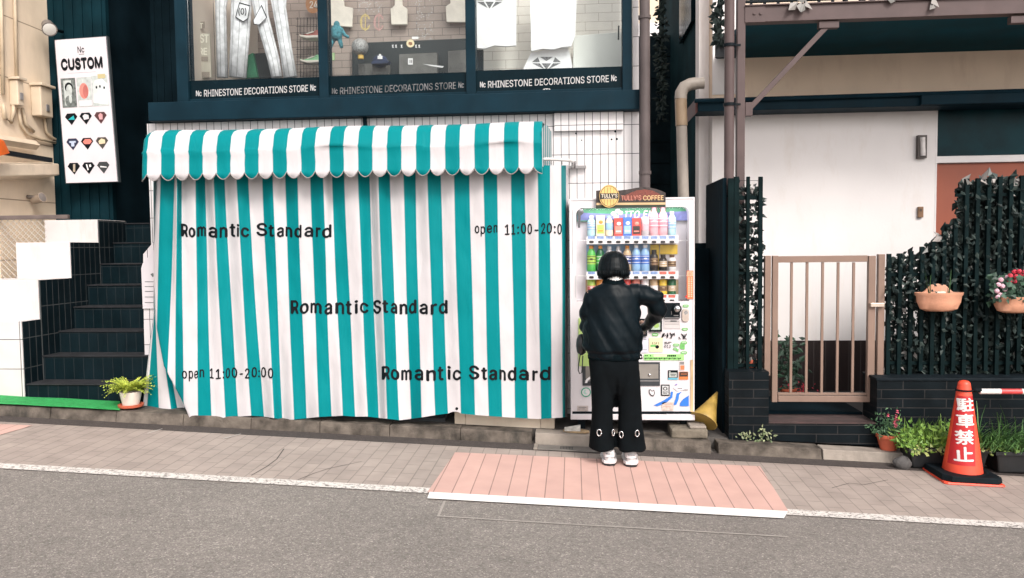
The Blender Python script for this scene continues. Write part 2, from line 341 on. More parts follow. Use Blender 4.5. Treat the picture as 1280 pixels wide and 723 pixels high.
# kerbside line: freshly painted beside the pink tiles, worn elsewhere
LINE = mat('white_line_paint', (.80, .77, .74), .6, .04, 12, bump=.3, bscale=120)
def wornpaint():
    m = bpy.data.materials.new('worn_line_paint'); m.use_nodes = True; N = m.node_tree.nodes; L = m.node_tree.links; b = N['Principled BSDF']
    g = N.new('ShaderNodeNewGeometry'); n = N.new('ShaderNodeTexNoise'); n.inputs['Scale'].default_value = 42; n.inputs['Detail'].default_value = 9; n.inputs['Roughness'].default_value = .8; L.new(g.outputs['Position'], n.inputs['Vector'])
    r = N.new('ShaderNodeMapRange'); r.inputs[1].default_value = .40; r.inputs[2].default_value = .50; L.new(n.outputs[0], r.inputs[0])
    b.inputs['Base Color'].default_value = (.62, .58, .54, 1); b.inputs['Roughness'].default_value = .7
    t = N.new('ShaderNodeBsdfTransparent'); ms = N.new('ShaderNodeMixShader'); L.new(r.outputs[0], ms.inputs[0]); L.new(t.outputs[0], ms.inputs[1]); L.new(b.outputs[0], ms.inputs[2]); L.new(ms.outputs[0], N['Material Output'].inputs[0]); return m
WORN = wornpaint()
sheet('road_marking', -30, gp(535, 617).x, 4.975, 5.085, .0075, WORN)
sheet('road_marking', gp(982, 645).x, 30, 4.965, 5.075, .0075, WORN)
gsheet('road_marking', [(537, 615), (985, 639), (980, 648), (534, 623)], .0095, LINE)
def streak(name, pts, w_, m, dz=.0055):
    b = MB()
    for (x0, y0), (x1, y1) in zip(pts, pts[1:]):
        a, c = gp(x0, y0, dz), gp(x1, y1, dz); d = (c - a).normalized(); n = Vector((-d.y, d.x, 0)) * w_; b.face([a - n, c - n, c + n, a + n])
    return struct(b.build(name, m))
CHALK = mat('chalk_scratch', (.55, .51, .47), .8); CRACK = mat('crack_dark', (.06, .05, .045), .9)
streak('chalk_mark', [(279, 548.5), (290, 545.5), (301, 542.5)], .006, CHALK, .009); streak('chalk_mark', [(184, 542), (203, 536)], .005, CHALK, .009)
streak('pavement_crack', [(314, 594.5), (327, 587), (334, 583), (346, 574), (355, 561)], .004, CRACK); streak('pavement_crack', [(1040, 610), (1062, 604), (1080, 606), (1110, 600)], .003, CRACK)
streak('pavement_crack', [(372, 600), (392, 592), (410, 586), (452, 577)], .003, CRACK)
PATL = mat('faded_repair_line', (.33, .30, .27), .8, .06, 30)
streak('repair_line', [(546, 645), (640, 651), (760, 658), (850, 663), (985, 671)], .008, PATL, .004); streak('repair_line', [(548, 645), (556, 626)], .008, PATL, .004)
# kerb stones
KERB = mat('kerb_concrete', (.14, .118, .098), .9, .35, 9, bump=.7, bscale=60, grime=.95, gcol=(.028, .028, .025), spec=.2)
KERBL = mat('pale_kerb_concrete', (.30, .26, .22), .9, .15, 7, bump=.4, bscale=70, grime=.5, gcol=(.1, .085, .07))
def kerb(px0, px1, m=KERB, y0=6.29, h=.098, top=.25):
    x0, x1 = gp(px0, 560).x, gp(px1, 560).x; n = max(1, round((x1 - x0) / .6)); b = MB()
    for i in range(n):
        a, c = x0 + (x1 - x0) * i / n + .0015, x0 + (x1 - x0) * (i + 1) / n - .0015; j = rnd.uniform(-.004, .004)
        b.hexa([(a, y0 + j, gz(a)), (c, y0 + j, gz(c)), (c, y0 + top, gz(c)), (a, y0 + top, gz(a)), (a, y0 + j + .02, gz(a) + h), (c, y0 + j + .02, gz(c) + h), (c, y0 + top, gz(c) + h), (a, y0 + top, gz(a) + h)])
    return struct(b.build('kerb', m, bevel=.008))
kerb(-260, 664); kerb(668, 748, KERBL); kerb(748, 884, KERB, h=.10); kerb(892, 1010, KERB, h=.09); kerb(1011, 1124, KERBL, h=.085); kerb(1114, 1500, KERB, y0=6.40, h=.05)
b = MB(); b.box(-30, 30, 6.46, 7.3, -.3, .098, 0, 1); struct(b.build('forecourt', mat('forecourt_concrete', (.10, .09, .082), .9, .25, 5, bump=.3)))
# drain cover in the gutter
t = thing('drain_cover', 'flat grey metal drain cover set in the gutter before the vending machine', 'drain cover', gp(707, 567))
b = MB(); x0, x1 = gp(672, 566).x, gp(748, 566).x
b.box(x0, x1, 6.13, 6.27, .0075, .014, 0, 1)
for k in range(9):
    xx = gp(700, 566).x + k * .012; b.box(xx, xx + .005, 6.16, 6.24, .0148, .0152, 1, 1)
b.build('plate', [mat('worn_steel', (.17, .155, .14), .55, .2, 9, bump=.3), BLACK], t, bevel=.002)
b = MB(); b.box(x0 - .035, x0 - .004, 6.125, 6.275, .0075, .018, 0, 1); b.build('frame', KERBL, t)

# ================================================================== left neighbour building
CX = -5.74
shopx0 = XZ(187, 250, 7.1)[0]
t = thing('neighbour_building', 'cream panelled building whose side wall recedes at the street corner', 'building', (-8, 9.5, 0))
PANELW = tiles('cream_panels', (.80, .66, .50), (.77, .63, .475), (.36, .27, .19), 9, .62, .006, 0, 'YZ', (0, .33), .7, .6, .05, .35, (.52, .41, .29))
b = MB(); b.box(-10, CX, 7.46, 13, -.5, 8); b.build('wall', PANELW, t)
def side(px, py, X=CX):           # pixel -> point on the receding side wall
    d = ROT @ Vector(((px - 640) / F, -(py - 361.5) / F, -1)); return Vector((0, 0, CH)) + d * (X / d.x)
CONDUIT = mat('beige_conduit', (.55, .44, .31), .5, .1, 8)
t = thing('conduit_run', 'beige vertical conduits bending under the meter boxes on the cream wall', 'conduit', side(20, 100, CX + .04))
def sidepath(mb, pts, r, X=CX + .03): mb.tube([side(x, y, X) for x, y in pts], r, 8)
b = MB(); sidepath(b, [(17, -60), (21, 100)], .018); b.build('pipe', CONDUIT, t, 1)
b = MB(); sidepath(b, [(0, -60), (4, 118)], .018); b.build('pipe', CONDUIT, t, 1)
b = MB(); sidepath(b, [(4, 130), (6, 148), (14, 153), (17, 140), (17, 130)], .02); b.build('pipe', CONDUIT, t, 1)
b = MB(); sidepath(b, [(23, 135), (26, 155), (34, 168), (50, 174), (75, 180)], .016); b.build('pipe', CONDUIT, t, 1)
b = MB(); sidepath(b, [(28, 135), (32, 155), (42, 165)], .018); b.build('pipe', CONDUIT, t, 1)
b = MB(); sidepath(b, [(56, 148), (58, 165), (66, 173), (78, 178)], .016); b.build('pipe', CONDUIT, t, 1)
BOXM = mat('beige_box_paint', (.62, .51, .38), .5, .06, 6, grime=.15)
def wallbox(x0, y0, x1, y1, lab, d=.16):
    a, c = side(x0, (y0 + y1) / 2), side(x1, (y0 + y1) / 2, CX + d); za, zb = side((x0 + x1) / 2, y1).z, side((x0 + x1) / 2, y0).z
    t = thing('meter_box', lab, 'meter box', ((a.x + c.x) / 2, (a.y + c.y) / 2, za), 'meter boxes on the cream wall')
    b = MB(); b.box(CX + .005, CX + d, a.y, c.y, za, zb); b.build('casing', BOXM, t, bevel=.01)
    b = MB(); b.box(CX + .01, CX + d + .03, a.y - .02, c.y + .02, zb + .002, zb + .03); b.build('rain_hood', BOXM, t, bevel=.006)
    b = MB(); b.box(CX + d + .001, CX + d + .012, (a.y + c.y) / 2 - .02, (a.y + c.y) / 2 + .02, za + .06, za + .13); b.build('latch', GREY, t)
wallbox(11, 103, 30, 134, 'small beige meter box below the vertical conduit', .10)
wallbox(38, 112, 66, 148, 'larger beige meter box beside the shop sign board', .12)
# gutter shelf with slot, orange tarp, spotlights
t = thing('gutter_trough', 'cream gutter trough with a dark slot running along the cream wall', 'gutter', side(35, 205, CX + .15))
b = MB(); a, c = side(-20, 205, CX + .2), side(74, 205, CX + .2); za, zb = a.z - .14, a.z + .02
b.hexa([(CX, a.y, a.z - .16), (CX + .2, a.y, a.z - .12), (CX + .2, c.y, c.z - .12), (CX, c.y, c.z - .16), (CX, a.y, a.z + .02), (CX + .2, a.y, a.z), (CX + .2, c.y, c.z), (CX, c.y, c.z + .02)])
b.build('trough', mat('cream_gutter', (.66, .55, .42), .5, .08, 6, grime=.3), t, bevel=.01)
b = MB(); b.box(CX + .17, CX + .21, a.y + .05, c.y - .12, c.z + .003, c.z + .05); b.build('slot', BLACK, t)
b = MB(); b.tube([side(-20, 172, CX + .08), side(45, 182, CX + .08)], .05, 4); b.build('ledge', BOXM, t)
b = MB(); q = [side(-14, 168, CX + .3), side(4, 177, CX + .3), side(11, 192, CX + .3), side(-3, 196, CX + .3), side(-16, 192, CX + .3)]
vv = [Vector(x) for x in q]; b.face(vv); b.face([v + Vector((-.02, .04, .01)) for v in vv][::-1])
for i in range(5): b.face([vv[i], vv[(i + 1) % 5], vv[(i + 1) % 5] + Vector((-.02, .04, .01)), vv[i] + Vector((-.02, .04, .01))])
tag(b.build('tarpaulin', mat('orange_cloth', (.75, .13, .01), .6, .15, 10)), 'bright orange cloth corner poking in above the gutter of the cream wall', 'cloth')
def spot(lab, mount, head, aim, r, m):
    t = thing('spotlight', lab, 'spotlight', mount, 'wall spotlights')
    d = (aim - head).normalized()
    b = MB(); b.tube([mount, mount.lerp(head, .6), head], .018, 8); b.build('arm', m[1], t, 1)
    b = MB(); b.tube([head - d * r * 1.9, head - d * r * 1.2, head, head + d * r * .6], [r * .45, r * .75, r * .85, r], 16); b.build('housing', m[0], t, 'auto')
    b = MB(); b.tube([head + d * r * .601, head + d * r * .66], [r * .85, r * .7], 16); b.build('lens', m[2], t, 'auto')
SPW = mat('grey_lamp_housing', (.20, .175, .16), .45, .1, 8); LENS = mat('frosted_lens', (.75, .73, .68), .2, .05, 8)
spot('grey spotlight with round lens clamped above the tall sign board', P(78, 40, 8.3), P(61, 35, 8.05), P(72, 58, 7.75), .075, (SPW, BLACK, LENS))
spot('stubby beige horn lamp on the cream wall above the mesh fence', side(34, 246, CX + .01), side(50, 248, CX + .14), side(70, 240, CX + .34), .055, (mat('beige_lamp_housing', (.38, .30, .23), .5, .1, 8), SPW, SPW))
# chain link fence
t = thing('mesh_fence', 'wire mesh fence with a brown top rail before the cream building', 'fence', P(20, 350, 7.42))
x0, x1 = P(-60, 300, 7.42).x, P(58, 300, 7.42).x; zt = P(30, 272, 7.42).z; zb = .2
b = MB(); b.box(-6.9, P(86, 272, 7.42).x, 7.40, 7.44, zt - .02, zt + .02); b.build('rail', mat('brown_rail', (.13, .1, .09), .5, .15, 8), t, bevel=.005)
b = MB(); k = x0 - 1.6
while k < x1:
    for sgn in (1, -1):
        xa, xb = (k, k + (zt - zb)) if sgn > 0 else (k + (zt - zb), k)
        za, zz = zb, zt
        if xa < x0 and sgn > 0: za += x0 - xa; xa = x0
        if xb > x1 and sgn > 0: zz -= xb - x1; xb = x1
        if xb < x0 and sgn < 0: zz -= x0 - xb; xb = x0
        if xa > x1 and sgn < 0: za += xa - x1; xa = x1
        if zz - za > .03: b.tube([(xa, 7.42 + .004 * sgn, za), (xb, 7.42 + .004 * sgn, zz)], .0022, 4)
    k += .062
b.build('wire_netting', mat('galvanised_wire', (.42, .39, .36), .45, .1, 8, metal=.5), t)

# ================================================================== stairs with stepped parapet
DTILE = tiles('dark_stair_tiles', (.003, .0095, .0125), (.0045, .0115, .015), (.018, .024, .027), .094, .205, .003, 0, 'XZ', (0, .26), .45, .4, .2, .2, (.016, .022, .024), spec=.06)
DTOP = mat('stair_tread', (.024, .025, .028), .8, .2, 9, bump=.3, grime=.4, gcol=(.045, .042, .04), spec=.2)
DSIDE = tiles('dark_parapet_tiles', (.004, .009, .012), (.006, .011, .014), (.06, .065, .067), .085, .27, .0035, 0, 'YZ', (6.6, .34), .4, .4, .2, spec=.08)
WTILE = tiles('white_parapet_tiles', (.60, .565, .56), (.58, .55, .545), (.10, .10, .10), .5, .2655, .004, 0, 'XZ', (-4.93, .34), .35, .3, .05, .2, (.55, .47, .42))
WPLAST = mat('white_parapet_paint', (.60, .565, .555), .5, .03, 4, grime=.5, gcol=(.42, .33, .27))
SX0, SX1 = -4.90, P(179, 470, 6.63).x
t = thing('staircase', 'dark tiled staircase of eight steps climbing beside the striped curtain', 'staircase', (-4.4, 7.4, .2))
zb = P(100, 498, 6.6).z; ztop = [P(100, y, 6.62 + .235 * k).z for k, y in enumerate((480, 444.6, 413.7, 383.6, 356.3, 330, 304, 280))]
for k, zt in enumerate(ztop):
    y0 = 6.62 + .235 * k; b = MB(); z0 = zb - .2 if k == 0 else ztop[k - 1] - .02
    b.box(SX0, SX1 + (.9 if k > 3 else 0), y0, y0 + .6 if k < 7 else 10, z0, zt - .012, 0); b.box(SX0, SX1 + (.9 if k > 3 else 0), y0 - .012, y0 + .6 if k < 7 else 10, zt - .0115, zt, 1)
    b.build('step', [DTILE, DTOP], t, bevel=.003)
t = thing('parapet', 'white faced stepped parapet with black tiled inner side beside the stairs', 'parapet', (-5.2, 7.2, .2))
blk = [(6.6, 402, WTILE), (6.84, 350, WPLAST), (7.32, 303, WPLAST), (7.78, 275, WPLAST)]
for k, (y0, py, m) in enumerate(blk):
    zt = P(20 + 25 * k, py, y0).z; y1 = blk[k + 1][0] if k < 3 else 8.3
    b = MB(); xl = -6.6 if k < 2 else P((0, 0, 20, 57)[k], 320, y0).x
    b.box(xl, SX0 - .012, y0 + .001 * k, y1, 0, zt); b.build('block', m, t, bevel=.004)
    b = MB(); b.box(SX0 - .0115, SX0 - .001, y0 + .012, y1 + .0005 * k, 0, zt - .004); b.build('tiled_side', DSIDE, t)
GRN = mat('green_turf', (.03, .42, .10), .9, .15, 30, bump=1, bscale=300)
b = MB()
def matfn(u, v):
    px = -60 + (150 + 60) * u; pa, pb = P(px, 497.5 + .022 * px, 6.605), P(px, 505 + .06 * px, 6.285)
    p = pa.lerp(pb, v); zg = gz(p.x) + .108 - .012 * max(0, v - .92) / .08; return Vector((p.x, p.y, zg + .008 + .004 * noise.noise(Vector((p.x * 3, p.y * 5, 1))) + (.01 if v > .98 else 0)))
b.grid(matfn, 60, 10); tag(b.build('turf_mat', GRN, smooth=True), 'bright green artificial turf mat lying at the foot of the dark stairs', 'mat')

# entrance wall of dark corrugated sheet behind the stairs
def corrug(mb, x0, x1, y, z0, z1, pitch, d, mi=0):
    n = int((x1 - x0) / pitch)
    for i in range(n):
        a = x0 + (x1 - x0) * i / n; w_ = (x1 - x0) / n
        mb.box(a, a + w_ * .62, y - d, y, z0, z1, mi)
    mb.box(x0, x1, y + .001, y + .06, z0, z1, mi)
SHUT = mat('teal_cladding', (.004, .022, .030), .6, .2, 3, grime=.3, gcol=(.003, .01, .014), spec=.05)
shop = thing('shop_building', 'dark framed rhinestone shop with white tile base and big upper window', 'building', (-1.6, 7.6, 0))
b = MB(); corrug(b, CX, P(137, 150, 8.35).x, 8.35, 1.5, 6, .1, .012); b.build('cladding', SHUT, shop)
b = MB(); corrug(b, P(136, 150, 8.36).x, -3.3, 9.3, 1.5, 6, .09, .012); b.build('doorway_wall', DARKW, shop)
b = MB(); b.box(P(137, 150, 8.36).x - .05, P(137, 150, 8.36).x, 8.36, 9.29, 1.9, 6); b.build('doorway_reveal', DARKW, shop)

# ================================================================== shop front
Yw = 7.10
lz0, lz1 = 2.835, 3.005
xl, xr = P(187, 250, Yw).x, P(799, 250, Yw).x
WT = tiles('white_wall_tiles', (.64, .615, .615), (.60, .58, .58), (.03, .035, .04), .0698, .2555, .0028, 0, 'XZ', (.596, P(740, 229, Yw).z), .25, .5, .05, .22, (.42, .36, .33), gscale=(5, 5, .5))
b = MB(); b.box(xl, xr, Yw, 7.6, -.3, lz0 - .003); b.build('tile_wall', WT, shop)
b = MB(); b.box(P(791, 60, Yw).x, xr, Yw - .002, 7.6, lz1 + .002, 6); b.build('tile_pier', WT, shop)
b = MB(); b.box(P(185, 140, 6.98).x, P(802, 130, 6.98).x, 6.98, 7.4, lz0, lz1); b.build('ledge_beam', NAVY, shop, bevel=.006)
b = MB(); b.box(P(693, 150, 7.06).x, P(779, 150, 7.06).x, 7.06, Yw - .002, P(740, 163, 7.06).z, lz0 - .004); b.build('lower_trim', WT, shop)
for x, y, q in ((720, 167, 1.1), (769, 164.5, 1.3), (727, 175.5, .8), (764.5, 174.5, 1.1), (771, 174, 1.4)): b = MB(); b.ell(x, y, q, q, Yw - .0015); b.build('screw_hole', DARKW, shop, fixn=False)
b = MB(); b.tube([P(456, 139, 7.06), P(456, 150, 7.06), P(457, 161, 7.06)], .02, 8); b.build('pipe_stub', DARKW, shop)
# window
Yf = 7.04; wz0, wz1 = lz1 + .002, 5.2
def vbar(px0, px1, mb, z0=wz0, z1=wz1, y0=Yf - .02, y1=7.16):
    mb.box(P(px0, 100, Yf).x, P(px1, 100, Yf).x, y0, y1, z0, z1)
b = MB()
for a, c in ((222, 236), (399.5, 411), (583, 595), (778, 790)): vbar(a, c, b)
b.box(P(222, 100, Yf).x, P(790, 100, Yf).x, Yf + .0, 7.155, wz0 + .001, wz0 + .03)
b.box(P(222, 100, Yf).x, P(790, 100, Yf).x, Yf, 7.155, 4.6, 4.68)
b.build('window_frame', NAVY, shop, bevel=.004)
BAND = mat('dark_window_film', (.003, .012, .017), .25, .2, 2, spec=.06)
LET = mat('silver_lettering', (.50, .49, .49), .5, .1, 30); LETD = mat('dull_lettering', (.16, .16, .165), .5, .4, 30)
LOGO = 'Nc'
panes = [(236, 399.5, 99, 246, 396, 117, 110.5, 354, 380, .0), (411, 583, 93, 416, 581, 114, 107, 0, 0, 0), (595, 778, 86, 601, 772, 106, 98.5, 0, 0, 0)]
for k, (a, c, by, t0, t1, ty0, ty1, _, _, _) in enumerate(panes):
    xa, xb = P(a, 100, Yf).x + .001, P(c, 100, Yf).x - .001; zc = P((a + c) / 2, by, Yf + .02).z
    b = MB(); b.box(xa, xb, Yf + .02, Yf + .028, zc + .001, 4.6); p = b.build('window_pane', SHOPGLASS, shop)
    b = MB(); b.box(xa, xb, Yf + .016, Yf + .03, wz0 + .03, zc)
    yy = (ty0 + ty1) / 2; mi = 1 if k != 1 else 2; sl_ = ty0 - ty1; Yt = Yf + .0145
    b.text('RHINESTONE DECORATIONS STORE', t0 + 9, yy - 4.4, t1 - 11, yy + 4.4, Yt, mi, bold=.012, dy=-sl_)
    b.text(LOGO, t0 - 1, yy - 3.6 + sl_ / 2, t0 + 6, yy + 3.6 + sl_ / 2, Yt, mi, bold=.03); b.text(LOGO, t1 - 8, yy - 4.6 - sl_ / 2, t1 - 1, yy + 3.2 - sl_ / 2, Yt, mi, bold=.03)
    cx, cy = (t0 + t1) / 2 - 3, yy + 12.5
    for q in ([(-6, -2), (-3, -4), (-1.5, -2)], [(-2.6, -4), (2.6, -4), (0, -2.2)], [(6, -2), (1.5, -2), (3, -4)], [(-6, -1.5), (-1.8, -1.5), (-.6, 3.4)], [(-1.2, -1.5), (1.2, -1.5), (0, 4)], [(6, -1.5), (.6, 3.4), (1.8, -1.5)]):
        b.ppoly([(cx + x, cy + y) for x, y in q], Yt, mi)
    b.build('lettered_band', [BAND, LET, LETD], p)
# display room behind the glass
BRB = tiles('brown_display_brick', (.37, .295, .255), (.33, .265, .23), (.18, .145, .13), .17, .072, .003, .5, 'XZ', (0, 0), .6, .4, .1)
BRC = tiles('cream_display_brick', (.86, .82, .75), (.83, .79, .72), (.58, .53, .47), .26, .085, .003, .5, 'XZ', (0, 0), .6, .4, .06)
xm, xn = P(320, 60, 7.75).x, P(589, 60, 7.75).x
b = MB(); b.box(P(222, 50, 7.1).x + .03, xm, 7.8, 7.9, 2.9, 5.2, 0); b.box(xm, xn, 7.8, 7.9, 2.9, 5.2, 1); b.box(xn, .59, 7.8, 7.9, 2.9, 5.2, 2)
b.build('display_back_wall', [mat('taupe_display_wall', (.60, .52, .45), .8, .06, 2), BRB, BRC], shop)
b = MB(); b.box(P(222, 50, 7.1).x + .03, .56, 7.2, 7.8, 2.9, 3.02); b.build('display_floor', NAVY, shop)
b = MB(); b.box(P(222, 50, 7.1).x, P(222, 50, 7.1).x + .028, 7.165, 9.2, 2.9, 5.4); b.build('side_wall', DARKW, shop)
b = MB(); b.box(P(222, 50, 7.1).x + .0285, P(222, 50, 7.1).x + .0295, 7.17, 7.79, 3.021, 5.2); b.build('side_lining', MATS['taupe_display_wall'], shop)
# ---- goods in the window
def flat(name, pts, Y, d, m, label=None, cat=None, group=None, extra=None, parent=None, bev=.004):
    b = MB(); b.prism(pts, Y, d)
    if extra: extra(b)
    o = b.build(name, m, parent, bevel=bev)
    if label: tag(o, label, cat, group)
    return o
DENIM = mat('bleached_denim', (.84, .83, .85), .85, .16, 16, bump=.5, bscale=45)
BLKTHREAD = INK
def garment(root, legs, Y):
    for pts in legs:                 # a leg: (px, py, halfwidth) from top down
        b = MB(); b.tube([P(x, y, Y) for x, y, h in pts], [(h * Y / 975, .045) for x, y, h in pts], 14)
        for sg in (-.55, .1, .8): b.tube([P(x + h * sg, y, Y) - Vector((0, .045 * math.sqrt(1 - sg * sg) + .001, 0)) for x, y, h in pts], .0022, 5, 1)
        b.build('leg', [DENIM, mat('grey_seam', (.33, .33, .34))], root, 1)
def patch(root, pts, Y, txt=None, box=None):
    b = MB(); b.ppoly(pts, Y, 0)
    cx = sum(p[0] for p in pts) / len(pts); cy = sum(p[1] for p in pts) / len(pts)
    for i in range(len(pts)):
        (x0, y0), (x1, y1) = pts[i], pts[(i + 1) % len(pts)]
        s = .88; b.ppoly([(x0, y0), (x1, y1), (cx + (x1 - cx) * s, cy + (y1 - cy) * s), (cx + (x0 - cx) * s, cy + (y0 - cy) * s)], Y - .002, 1)
    if txt: b.text(txt, *box, Y - .003, 1, bold=.02)
    b.build('patch', [DENIM, INK], root, fixn=False)
t = thing('jeans', 'bleached jeans with black edged oval patch hanging nearest the poster', 'jeans', P(293, 98, 7.45), 'bleached jeans in the window')
garment(t, [[(280, -45, 12), (276, 10, 7), (278, 97, 7)], [(303, -45, 17), (302, 0, 14), (300, 45, 12.5), (297, 97, 11.5)]], 7.45)
patch(t, [(299, 3), (313, 7), (310, 24), (304, 28), (294, 22)], 7.39, '(0)', (298, 10, 308, 20))
t = thing('jeans', 'bleached jeans with slanted legs and pale pocket patch beside the sneakers', 'jeans', P(345, 98, 7.42), 'bleached jeans in the window')
garment(t, [[(318, -45, 14), (327, 20, 9), (342, 75, 7.5), (346, 97, 7)], [(345, -45, 16), (349, 10, 9), (357, 60, 8), (363, 97, 9)]], 7.42)
patch(t, [(316, 26), (327, 6), (334, 22), (324, 32), (317, 31)], 7.35, None)
GC = mat('green_cloth', (.02, .17, .08), .8, .2, 9, bump=.4); 
flat('folded_cloth', [(304, 72), (316, 66), (322, 97), (304, 98)], 7.62, .06, GC, 'green folded cloth on the display floor between the jeans', 'cloth')
flat('black_bag', [(317, 67), (334, 66), (341, 97), (318, 98)], 7.66, .1, mat('black_canvas', (.008, .014, .014), .7, .2, 9), 'black canvas bag standing between the two bleached jeans', 'bag')
b = MB(); b.prism([(235, 40), (262, 42), (264, 97), (236, 99)], 7.5, .02, 0)
MB.prect(b, 236, 27, 256, 37, 7.5, 1); b.text('NIT', 239, 29, 254, 36, 7.496, 2, .02)
b.text('CUST', 236.5, 43, 261, 54, 7.496, 2, bold=.05); b.text('ARE', 242, 60, 259, 69, 7.496, 2, bold=.05); b.prect(237, 71, 260, 77, 7.497, 1); b.prect(238, 90, 262, 97, 7.497, 1)
tag(b.build('poster', [mat('beige_poster', (.44, .40, .33), .7, .05, 6), mat('taupe_print', (.25, .205, .17), .7, .05, 6), mat('cream_print', (.72, .68, .58), .7, .05, 6)], fixn=False), 'beige poster with cream block letters standing left in the window', 'poster')
t = thing('wire_rack', 'thin wire grid rack against the brown brick display wall', 'rack', P(385, 98, 7.74))
b = MB()
for k in range(9): b.tube([P(372 + 4.0 * k, 22, 7.74), P(371.5 + 4.0 * k, 97, 7.74)], .0022, 5)
for k in range(8): b.tube([P(370, 24 + 9.5 * k, 7.735), P(406, 23.5 + 9.5 * k, 7.735)], .0022, 5)
b.build('wire_grid', BLACK, t)
def sneaker(px0, px1, py, up, sole, lab, mids):
    t = thing('sneaker', lab, 'sneaker', P((px0 + px1) / 2, py, 7.66), 'sneakers on the wire rack'); w_ = px1 - px0
    prof = [(0, .55), (.12, .2), (.3, .28), (.5, .55), (.75, .95), (.9, 1.0), (1, .85)]
    b = MB(); b.prism([(px0 + w_ * u, py - 10 * h) for u, h in prof] + [(px1, py - 1), (px0, py - 1)], 7.62, .09); b.build('upper', up, t, bevel=.012)
    b = MB(); b.prism([(px0 - 1, py - 4), (px0 + w_ * .3, py - 2.5), (px1 + .5, py - 3.5), (px1 + .5, py), (px0 + w_ * .35, py + 1), (px0 + 1, py - 1)], 7.6, .12); b.build('sole', sole, t, bevel=.008)
    b = MB(); b.prism([(px0 + w_ * .3, py - 5.2), (px0 + w_ * .62, py - 8), (px0 + w_ * .66, py - 7), (px0 + w_ * .34, py - 4.2)], 7.612, .01); b.build('stripe', mids, t)
RED = mat('red_leather', (.42, .13, .10), .5, .15, 9); SOLE = mat('cream_rubber', (.72, .66, .58), .6, .05, 9)
sneaker(374, 402, 47, RED, SOLE, 'red sneaker with pale sole on the upper row of the wire rack', SOLE)
sneaker(375, 402, 78, mat('mint_leather', (.30, .62, .33), .5, .1, 9), SOLE, 'mint green sneaker with pale sole on the lower row of the wire rack', SOLE)
b = MB(); b.ell(391, 5, 9, 12, 7.7, 0); b.text('24', 387, 1.5, 397, 10.5, 7.697, 1, .03)
tag(b.build('round_sticker', [mat('orange_felt', (.47, .22, .10), .8, .1, 9), SOLE], fixn=False), 'round orange tag numbered 24 above the red sneaker', 'tag')
# second pane
SHIRT = mat('beige_cotton', (.80, .73, .64), .85, .06, 12, bump=.3, bscale=40)
def shirt(pts, Y, lab, m=SHIRT, extra=None, mats=None, grp='beige garments on the brown brick'):
    b = MB(); b.prism(pts, Y, .03)
    if extra: extra(b)
    return tag(b.build('shirt', mats or m, None, bevel=.006 if not extra else 0), lab, 'shirt', grp)
shirt([(409, -30), (427, -30), (430, 8), (441, 10), (440, 34), (410, 32)], 7.72, 'beige garment above the teal plush figure on the brown brick')
shirt([(494, -20), (501, -20), (503, 7), (509, 11), (509, 31), (489, 31), (488, 11), (493, 7)], 7.72, 'narrow beige garment hanging centred on the brown brick')
shirt([(560, -20), (590, -20), (590, 28), (558, 28), (557, 8), (563, 4)], 7.72, 'wide beige garment hanging beside the white t-shirts')
flat('display_counter', [(440, 54), (589, 48), (589, 97), (440, 97)], 7.7, .06, mat('black_counter', (.006, .013, .014), .5, .1, 5), 'long black display counter along the brown brick wall', 'counter')
BAG = mat('grey_canvas', (.15, .145, .135), .8, .12, 10, bump=.3)
for pts, lab in (([(448, 80), (486, 79), (486, 97), (448, 97)], 'grey tote bag under the navy cap'), ([(499, 68), (546, 66), (547, 97), (499, 97)], 'grey tote bag with white square emblem'), ([(560, 64), (589, 62), (589, 97), (560, 97)], 'grey tote bag beside the window mullion')):
    b = MB(); b.prism(pts, 7.58, .07)
    if 'emblem' in lab:
        b.prect(510, 73, 516, 81, 7.577, 1); b.prect(512, 75, 513, 79, 7.5765, 0); b.prect(514, 75, 515, 79, 7.5765, 0); b.ppoly([(528, 80), (555, 83), (553, 85), (540, 83)], 7.577, 1)
    tag(b.build('tote_bag', [BAG, WHITE], fixn=True), lab, 'bag', 'tote bags on the black counter')
t = thing('cap', 'navy baseball cap with pale emblem resting on a grey tote bag', 'cap', P(475, 80, 7.55))
b = MB(); b.ball(P(475, 77, 7.56), (.075, .06, .06), 14, 9); b.build('dome', mat('navy_cotton', (.03, .045, .10), .8, .15, 12), t, 1)
b = MB(); b.prism([(464, 77), (486, 76), (485, 79.5), (464, 80)], 7.46, .08); b.build('brim', mat('navy_cotton', (.03, .045, .10)), t, bevel=.003)
b = MB(); b.prect(472, 70, 478, 74, 7.495); b.ell(475, 69, 1.6, 1.4, 7.494); b.build('emblem', WHITE, t, fixn=False)
t = thing('mirror_ball', 'sparkling silver ball on a gold foot in the shop window', 'ball', P(451, 75, 7.4))
b = MB(); b.ball(P(450, 59, 7.4), .078, 28, 20); b.build('ball', mat('silver_glitter', (.62, .61, .60), .3, .35, 90, metal=.5, bump=1, bscale=150), t)
b = MB(); b.lathe(P(451, 74, 7.4), [(.028, 0), (.028, .035)], 12); b.build('foot', mat('gold_plastic', (.70, .45, .10), .4, .1, 9), t, 'auto')
